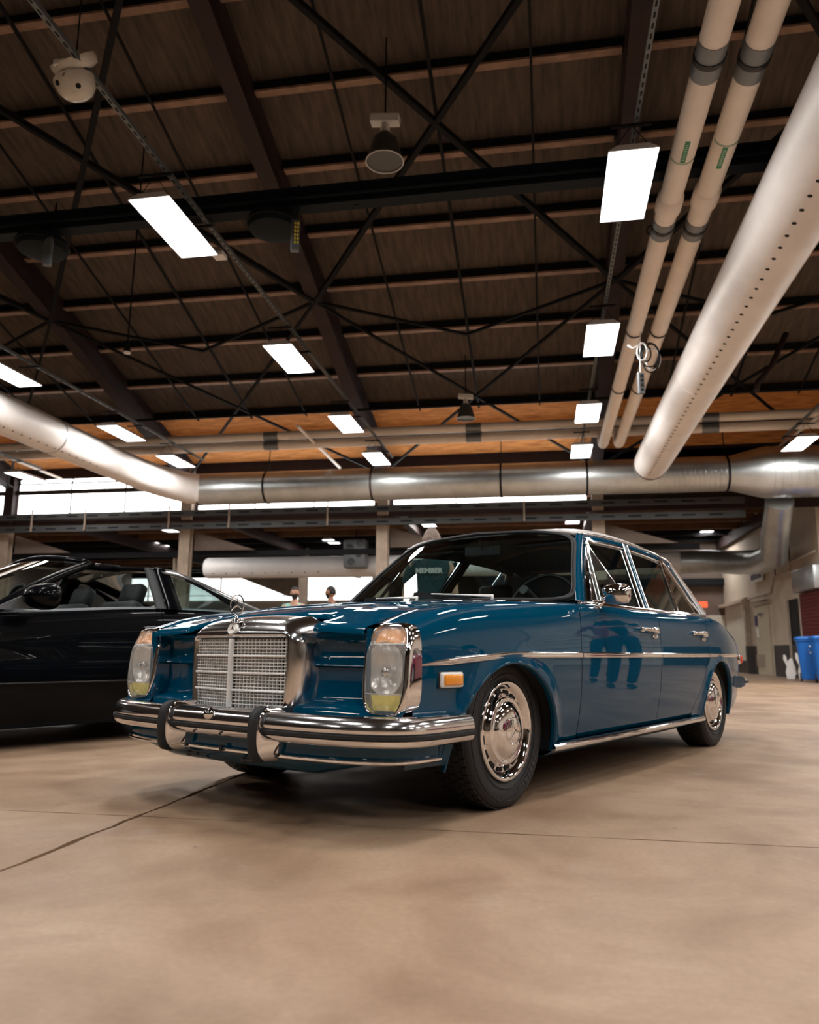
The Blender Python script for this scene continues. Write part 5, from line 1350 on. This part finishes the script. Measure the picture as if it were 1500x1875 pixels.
for k, v in enumerate(((-.28, 7.7),)):
    tag(MB().tube([at(1213, 415, 7.9), at(1188, 414, 7.9), at(1184, 424, 7.9), at(1190, 430, 7.9)], .008, n=8).build('hook', 'steel_dark', smooth=True), 'thin metal hook beside the left cream pipe', 'hook')
# cable loops and tag
cl = empty('cable_coil', label='white and black cable loops hanging between the cream pipes', cat='cable')
c = at(1180, 655, 10.5)
for k, (du, dv, ru, rv, m) in enumerate(((-6, -6, 9, 16, 'cable_white'), (8, 0, 17, 22, 'steel_dark'), (10, 6, 16, 26, 'steel_dark'), (2, -2, 8, 14, 'steel_dark'), (14, 8, 13, 20, 'cable_white'))):
    MB().tube([at(1182+du+ru*math.cos(t), 650+dv+rv*math.sin(t), 10.3+.03*k) for t in [2*PI*q/28 for q in range(28)]], .011, n=8, closed=True).build('loop', m, cl, smooth=True)
MB().tube([at(1150, 632, 10.3), at(1158, 638, 10.3), at(1178, 628, 10.3)], .012, n=8).build('tie', 'cable_white', cl, smooth=True)
pt = at(1174, 702, 10.4)
ps = empty('socket_strip', pt, label='small grey socket strip hanging below the cable loops', cat='socket strip')
MB().box((0, 0, 0), (.085, .05, .30), Matrix.Rotation(.35, 3, 'Z'), bev=.008).build('body', 'coupling_grey', ps)
MB().tube([(0, 0, .15), (.0, .0, .30), (.03, .03, .80)], .008, n=6).build('cord', 'cable_white', ps)
for k in range(4): MB().box((.012, -.028, .10-k*.065), (.04, .01, .038), Matrix.Rotation(.35, 3, 'Z')).build('outlet', 'dark_trim', ps)
# horizontal pipe pair at the back
for zz, yy, lab in ((5.62, 16.95, 'upper cream pipe crossing the back of the hall'), (5.40, 17.0, 'lower cream pipe crossing the back of the hall')):
    pe = empty('cross_pipe', label=lab, cat='pipe')
    MB().tube([(-20, yy, zz), (12.3, yy, zz)], .10, n=20).build('pipe_wall', 'pipe_cream', pe, smooth=True, angle=50)
    for x in (-11.5, -6.3, -1.5, 3.6): ringat(pe, (x, yy, zz), (1, 0, 0), .10, .35, 'coupling_grey', .008, 'coupling')
tag(MB().tube([(-20, 16.3, 5.95), (14, 16.3, 5.95)], .035, n=8).build('dark_pipe', 'steel_dark', smooth=True), 'thin dark pipe crossing above the cream pipes at the back', 'pipe')

# ---- clerestory windows over the annex
for n_, (x0, x1) in enumerate([(-20.2, -15.25), (-14.8, -9.8), (-9.3, -4.35), (-3.85, 1.1)]):
    w = empty('window_%d' % (n_+1), kind='structure')
    m = 3; dx = (x1-x0)/m
    for k in range(m):
        MB().box((x0+dx*(k+.5), YE+.03, 4.82), (dx-.03, .02, .84)).build('pane', 'daylight', w)
        MB().box((x0+dx*(k+.5), YE+.03, 5.33), (dx-.06, .02, .13)).build('pane', 'daylight', w)
        if k: MB().box((x0+dx*k, YE, 4.85), (.03, .05, .95)).build('mullion', 'strut_steel', w)
    MB().box(((x0+x1)/2, YE-.03, 5.25), (x1-x0, .05, .035)).build('transom', 'steel_dark', w)
hdr = struct(MB().box((-2.6, YE+.05, 5.63), (40, .12, .50)).build('trim_2', 'steel_red'))
struct(MB().box((7.2, YE+.05, 4.95), (11.6, .12, 1.3)).build('wall_upper', 'annex_ceiling'))
struct(MB().box((9.7, YE+.3, 2.5), (6.2, .12, 5.6)).build('wall_side', 'beige_wall'))
struct(MB().box((14.3, 29.8, 3), (.1, 1, 1)).build('wall_end', 'brown_wall'))
struct(MB().box((-4, 39.9, 3), (40, .1, 7)).build('wall_end', 'brown_wall'))
# header steel under the windows
sb = empty('trim_3', kind='structure')
MB().box((-2.6, YE, 4.22), (40, .10, .28)).build('header_beam', 'steel_red', sb)
for z, hgt in ((4.20, .15), (3.86, .17)):
    e = empty('cable_tray', label='slotted steel tray crossing the hall below the windows, %s of two' % ('upper' if z > 4 else 'lower'), cat='cable tray')
    MB().box((-9.0, 19.05, z), (27.4, .06, hgt)).build('tray_side', 'tray_steel', e)
    sl = MB()
    for k in range(43): sl.box((-22+k*.62, 19.016, z), (.30, .008, .035))
    tag(sl.build('slot', 'steel_dark', e), kind='stuff')
for u in (60, 157, 310, 420, 600, 960): A = at(u, 938, 19.0); MB().box((A.x, 18.99, 4.10), (.035, .03, .62)).build('tray_hanger', 'column_paint', sb)
# ---- columns along the opening
for x in BAYX[1:-1]:
    col = empty('trim_4', (x, 0, 0), kind='structure')
    if x < 6:
        MB().box((.0, YE+.02, 2.0), (.30, .03, 4.0)).box((0, YE-.17, 2.0), (.30, .03, 4.0)).box((0, YE-.07, 2.0), (.04, .2, 4.0)).build('column', 'column_paint', col)
        MB().box((0, YE-.05, 4.85), (.28, .2, 1.5)).build('column_head', 'column_paint' if x > -12 else 'steel_red', col)
    for s in (1,):     # haunch plates
        MB().prism([(s*.16, 3.80), (s*1.9, 3.28), (s*.16, 3.28)], YE+.1, YE+.16, axis='y').build('haunch', 'brown_wall', col)
# ---- annex behind: flat dark ceiling with beams
an = empty('ceiling.001', kind='structure')
MB().box((-4.2, 29.5, 5.0), (37, 20, .12)).build('ceiling_slab', 'annex_ceiling', an)
for y in lin(20.6, 38.5, 12):
    MB().box((-4.2, y, 4.80), (37, .12, .28)).build('ceiling_joist', 'steel_dark' if random.random() < .6 else 'annex_orange', an)
for x in (-15, -9.55, -4.1, 1.35, 6.4): MB().box((x, 29.5, 4.55), (.22, 20, .35)).build('annex_beam', 'steel_red', an)
tag(MB().box((-7.2, 19.95, 3.22), (22, .12, .14)).build('trim_5', 'steel_dark'), kind='structure')
# far window band
wf = empty('window_5', kind='structure')
for k in range(9):
    x0 = -34+k*4.2
    if x0 > -9.5: continue
    MB().box((x0+2.1, 39.5, 3.86), (4.08, .04, 1.22)).build('pane', 'daylight_far', wf)
for z in (3.50,): MB().box((-15, 39.3, z), (40, .05, .035)).build('mullion', 'steel_red', wf)
struct(MB().box((-15, 39.6, 1.35), (41, .2, 3.8)).build('wall_back', 'beige_wall'))
struct(MB().box((-15, 39.6, 4.9), (41, .2, .85)).build('trim_6', 'steel_dark'))
hq = [at(u, v, 38.0) for u, v in ((440, 1058), (563, 1058), (563, 1090), (550, 1094), (528, 1092))]
tag(MB().prism([(q.x, q.z) for q in hq], 37.9, 38.1, axis='y').build('trim_7', 'column_paint'), kind='structure')
# other columns inside the annex
for x, y in ((-15, 30), (-9.55, 30), (-4.1, 30), (1.35, 30), (-4.1, 36)):
    MB().box((x, y, 2.4), (.3, .3, 4.8)).build('column', 'column_paint', an)
# annex fixtures
for (u, v), lab in (((290, 997), 'bright ceiling light left of the first annex column'), ((607, 992), 'bright ceiling light in the annex near the round heater'), ((1290, 977), 'bright ceiling light in the annex above the silver duct elbow'), ((12, 1032), 'bright ceiling light at the left edge above the coupe roof')):
    d = ray(u, v); Y = 28.3; P = at(u, v, Y); fixture(P.x, Y, P.z, label=lab, group='long white high-bay fixtures', energy=1.3)
for x in (-12.5, -3.6, .9): fixture(x, 24, 4.6, label='ceiling light inside the annex, mostly hidden', group='annex ceiling lights out of sight', energy=.8)
fixture(3.9, 33, 4.5, label='ceiling light deep in the annex', group='annex ceiling lights out of sight')
# annex duct: elbow from the main duct, then across
A0 = Vector((5.2, YD+.1, 4.25)); A1 = Vector((5.35, 19.3, 3.0))
ad = empty('annex_duct', label='silver duct dropping from the main duct and turning across the annex', cat='duct')
P_ = [Vector((5.3, 18.2, 4.3)), Vector((5.40, 19.2, 3.55)), Vector((5.52, 20.2, 3.12))]
MB().tube([(5.30, 18.42, 4.05), (5.42, 19.4, 3.40), (5.6, 20.3, 2.98)], [.30, .31, .31], n=32).build('drop_duct', 'galvanized', ad, smooth=True, angle=60)
MB().tube([(5.6, 20.25, 3.02), (5.75, 22.0, 3.05), (5.65, 24.0, 3.25), (5.2, 25.4, 3.45), (4.4, 26, 3.5)], [.31, .33, .35, .36, .37], n=32).build('elbow_duct', 'galvanized', ad, smooth=True, angle=60)
MB().tube([(4.45, 26, 3.5), (-7.2, 26, 3.5)], .37, n=32).build('cross_duct', 'duct_white', ad, smooth=True, angle=60)
for x in (4.3, 4.42, -.2): ringat(ad, (x, 26, 3.5), (1, 0, 0), .37, .04, 'galvanized', .01, 'seam')
d2 = empty('annex_duct', label='pale round duct with small holes behind the coupe, left of the round heater', cat='duct')
MB().tube([(-11.9, 26, 3.5), (-11.82, 26, 3.5), (-7.2, 26, 3.5)], [.33, .37, .37], n=32).build('duct_shell', 'duct_white', d2, smooth=True, angle=60)
for k in range(9): MB().lathe([(0, 0), (.025, 0)], 'y', (-11.5+k*.48, 26-.31, 3.28), n=10).build('air_hole', 'underbody', d2)
uh = empty('unit_heater', at(652, 1015, 25.2), label='dark round-cornered machine hanging beside the annex duct', cat='heater')
MB().box((0, 0, 0), (.75, .5, .95), bev=.05).build('casing', 'coupling_grey', uh, smooth=True, angle=40)
for dx, dz in ((-.15, .2), (.15, -.02), (-.1, -.28), (.2, .33)): MB().lathe([(0, -.28), (.11, -.27), (.12, -.24)], 'y', (dx, 0, dz), n=20).build('fan_guard', 'strut_steel', uh, smooth=True)
MB().tube([(0, 0, .45), (0, 0, 1.5)], .02, n=6).build('hanger', 'steel_dark', uh)

# ---- right-hand room wall with doors
WX = 6.45
wr = struct(MB().box((WX+.1, 24.9, 2.9), (.2, 10.4, 5.8)).build('wall_right.001', 'beige_wall'))
MB().box((WX-.012, 24.9, .43), (.025, 10.4, .86)).build('wainscot', 'dark_wainscot', wr)
MB().box((WX-.04, 28.0, 1.35), (.05, 3.1, 1.9)).build('pale_board', 'cream_wall', wr)
MB().box((WX-.10, 28.3, 2.30), (.24, 3.6, .10)).build('wall_ledge', 'beige_wall', wr)
MB().box((WX-.08, 26.5, 1.2), (.16, .22, 2.4)).build('pilaster', 'column_paint', wr)
MB().box((WX-.085, 26.5, .43), (.17, .23, .86)).build('pilaster_base', 'dark_wainscot', wr)
bk = struct(MB().box((3.9, 30.1, 2.4), (5.3, .2, 5.2)).build('wall_back.001', 'brown_wall'))
MB().box((5.2, 29.97, 1.0), (2.6, .05, 2.0)).build('lower_panel', 'cream_wall', bk)
MB().box((3.9, 29.9, 3.2), (5.3, .3, .25)).build('soffit', 'steel_dark', bk)
ex = MB().box(at(1288, 1107, 29.7), (.28, .06, .20), bev=.01).build('exit_sign', 'exit_red'); tag(ex, 'small red glowing exit sign on the far brown wall', 'sign')
# grey door
dr = empty('door_1', kind='structure')
y0, y1 = 26.05, 24.05
MB().box((WX-.02, (y0+y1)/2-.2, 1.02), (.05, 1.75, 2.04), bev=.006).build('door_leaf', 'door_paint', dr)
MB().box((WX-.03, y1+.0, 1.05), (.07, .08, 2.12)).build('door_frame', 'column_paint', dr)
MB().box((WX-.03, (y0+y1)/2-.2, 2.10), (.07, 1.9, .08)).build('door_frame', 'column_paint', dr)
MB().box((WX-.055, 25.3, .42), (.02, .9, .36)).build('vent_grille', 'column_paint', dr)
MB().box((WX-.055, 25.55, 1.62), (.015, .26, .30)).build('notice', 'navy', dr)
MB().box((WX-.07, 25.0, 1.80), (.03, .5, .05)).build('door_closer', 'coupling_grey', dr)
MB().box((WX-.055, 25.45, 1.25), (.008, .22, .28)).build('paper', 'white_plastic', dr)
MB().box((WX-.07, 24.55, 2.22), (.14, .8, .06)).build('door_canopy', 'beige_wall', dr)
# dark doorway
d2_ = empty('door_2', kind='structure')
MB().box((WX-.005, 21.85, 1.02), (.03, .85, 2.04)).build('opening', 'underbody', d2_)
MB().box((WX-.02, 22.35, 1.02), (.05, .12, 2.04)).build('door_frame', 'column_paint', d2_)
MB().box((WX-.02, 21.32, 1.05), (.06, .10, 2.1)).build('door_frame', 'beige_wall', d2_)
# crimson shutter with silver hood
sh = tag(empty('serving_hatch', label='dark crimson shutter under a shiny metal hood', cat='shutter'), None)
for k in range(13): MB().box((WX-.02, 20.4, 1.0+.09*k-.0), (.05, 1.75, .082)).build('shutter_slat', 'crimson', sh)
MB().box((WX-.02, 20.4, .5), (.05, 1.75, .95)).build('lower_panel', 'crimson', sh)
MB().box((WX-.10, 20.35, 2.42), (.26, 1.7, .56), bev=.03).build('hood', 'galvanized', sh, smooth=True, angle=40)
# restroom sign
sg = empty('sign', label='small white sign reading RESTROOMS hanging on the beige wall', cat='sign')
MB().box((WX-.08, 25.05, 2.93), (.03, 1.35, .34), bev=.005).build('sign_board', 'white_plastic', sg)
o = link('lettering', text_mesh('RESTROOMS', .21, .003, .006), 'navy', sg, smooth=False)
o.matrix_local = Matrix.Translation((WX-.098, 25.05, 2.93)) @ Matrix(((0, 0, -1), (-1, 0, 0), (0, 1, 0))).to_4x4()
for y in (24.7, 25.4): MB().tube([(WX-.08, y, 3.1), (WX-.05, y+.1, 3.5)], .012, n=6).build('hanger', 'steel_dark', sg)
# conduits on the wall
cd = empty('conduit', label='thin conduit stepping along the beige wall above the doors', cat='conduit')
MB().tube([(WX-.06, 26.4, 2.34), (WX-.06, 23.75, 2.34), (WX-.06, 23.3, 2.75), (WX-.06, 21.9, 2.80), (WX-.06, 21.8, 3.0), (WX-.06, 19.8, 3.05)], .03, n=8).build('conduit_run', 'column_paint', cd, smooth=True)
MB().tube([(WX-.05, 23.2, 2.75), (WX-.05, 23.2, 4.6)], .015, n=6).tube([(WX-.05, 21.8, 3.0), (WX-.05, 21.8, 4.6)], .015, n=6).build('conduit_riser', 'steel_dark', cd)
# ---- blue bins
def bin_(x, y, label, rzz=0.0):
    b = empty('recycling_bin', (x, y, 0), rzz, label, 'bin', 'blue bins')
    rows = []
    for z, hx, hy in ((.05, .22, .24), (.07, .235, .255), (.60, .275, .295), (.90, .30, .325), (.905, .325, .35), (.94, .325, .35), (.94, .29, .31)):
        rows.append([Vector((cx*hx, cy*hy, z)) for cx, cy in ((-1, -.85), (-.85, -1), (.85, -1), (1, -.85), (1, .85), (.85, 1), (-.85, 1), (-1, .85))])
    mb = MB().grid(rows, closed_v=True); mb.add(rows[0], [tuple(range(8))]); mb.build('bin_body', 'bin_blue', b)
    rows = []
    for z, k in ((.94, 1.04), (.965, 1.05), (1.0, .98), (1.015, .55), (1.018, .0)): rows.append([Vector((cx*.325*k, cy*.35*k, z)) for cx, cy in ((-1, -.85), (-.85, -1), (.85, -1), (1, -.85), (1, .85), (.85, 1), (-.85, 1), (-1, .85))])
    MB().grid(rows, closed_v=True).build('lid', 'bin_blue', b)
    MB().tube([(-.2, .38, .93), (.2, .38, .93)], .018, n=8).build('handle', 'bin_blue', b)
    for s in (1, -1): MB().lathe([(0, .02), (.09, .02), (.1, 0), (.09, -.02), (0, -.02)], 'x', (.24*s, .26, .10), n=20).build('wheel', 'dark_trim', b)
    em = MB()
    for k in range(3):
        a = PI/2+2*PI*k/3; c = Vector((math.cos(a)*.07, 0, math.sin(a)*.07)); t = Vector((-math.sin(a), 0, math.cos(a)))
        A = c-t*.05; B = c+t*.03; em.bar(Vector((A.x, -.318, .72+A.z)), Vector((B.x, -.318, .72+B.z)), .004, .028, up=(0, 1, 0))
        p = c+t*.03; nn = Vector((math.cos(a), 0, math.sin(a)))
        em.add([(p.x+nn.x*.03, -.320, .72+p.z+nn.z*.03), (p.x-nn.x*.03, -.320, .72+p.z-nn.z*.03), (p.x+t.x*.04, -.320, .72+p.z+t.z*.04)], [(0, 1, 2)])
    em.build('recycling_mark', 'white_plastic', b)
    return b
bin_(5.93, 19.15, 'blue recycling bin with a white mark beside the white cutouts', -.25)
bin_(6.0, 18.3, 'blue recycling bin at the right edge of the frame', -.2)
# white cutout figures leaning by the wall
cut = [(0, 0), (.30, 0), (.34, .12), (.40, .18), (.36, .42), (.30, .50), (.28, .62), (.20, .66), (.10, .60), (.07, .52), (.02, .74), (-.08, .78), (-.10, .62), (-.02, .48), (.02, .40), (-.04, .22)]
for (x, y, k, lab) in ((5.86, 20.9, .80, 'white irregular cutout shape standing against the dark wainscot'), (6.03, 20.5, .86, 'white irregular cutout shape touching the blue bin')):
    e = MB().prism([(px*k*.70, pz*k*.98) for px, pz in cut], -.04, .04, axis='y').build('cutout', 'white_plastic', bevel=.02)
    e.location = (x, y, 0.0); e.rotation_euler = (-.06, 0, -.2); tag(e, lab, 'cutout')
# odd pipes at the right top
e = empty('sprinkler_pipe', label='bent brown pipe under the roof at the right', cat='pipe')
MB().tube([at(1385, 715, 14), at(1388, 700, 14), at(1412, 672, 14), at(1440, 610, 14)], .05, n=10).build('pipe_wall', 'steel_red', e, smooth=True)
# floor chips: a dead leaf-like speck and paint splashes are in the material

# ================================================================= PEOPLE IN THE HALL
P = at(540, 1095, 14.1); person((P.x, P.y, 0), -1.45, 'bearded man in a mint green T-shirt standing far behind the cars', 'skin', 'shirt_mint', 'hair_dark', True, H=1.79, armpose='fold')
P = at(607, 1090, 13.6); person((P.x, P.y, 0), 2.95, 'man in a black T-shirt in profile far behind the cars', 'skin_tan', 'shirt_black', 'hair_dark', True, H=1.76, armpose='down')
P = at(787, 1085, 7.45); person((P.x, P.y, 0), 1.45+.15, 'grey-haired person in a dark teal shirt standing behind the blue saloon', 'skin', 'shirt_teal', 'hair_grey', False, H=1.80, armpose='down', curly=True, lean=.18, writing='MEMBER', headtilt=.2)
# the people and the maroon coupe mirrored in the side of the blue saloon
person((*car2hall(-4.4, 2.25), 0), 3.6, 'photographer in black reflected in the front door of the saloon', 'skin', 'shirt_black', 'hair_dark', False, armpose='fold')
person((*car2hall(-5.3, 2.9), 0), 3.5, 'onlooker in a rose shirt reflected in the rear door of the saloon', 'skin', 'shirt_rose', 'hair_dark', False, armpose='hip')
coupe((6.0, 4.6, 0), car_rz+PI*.95, 'maroon_paint', 'maroon coupe parked outside the frame, seen only as a reflection')
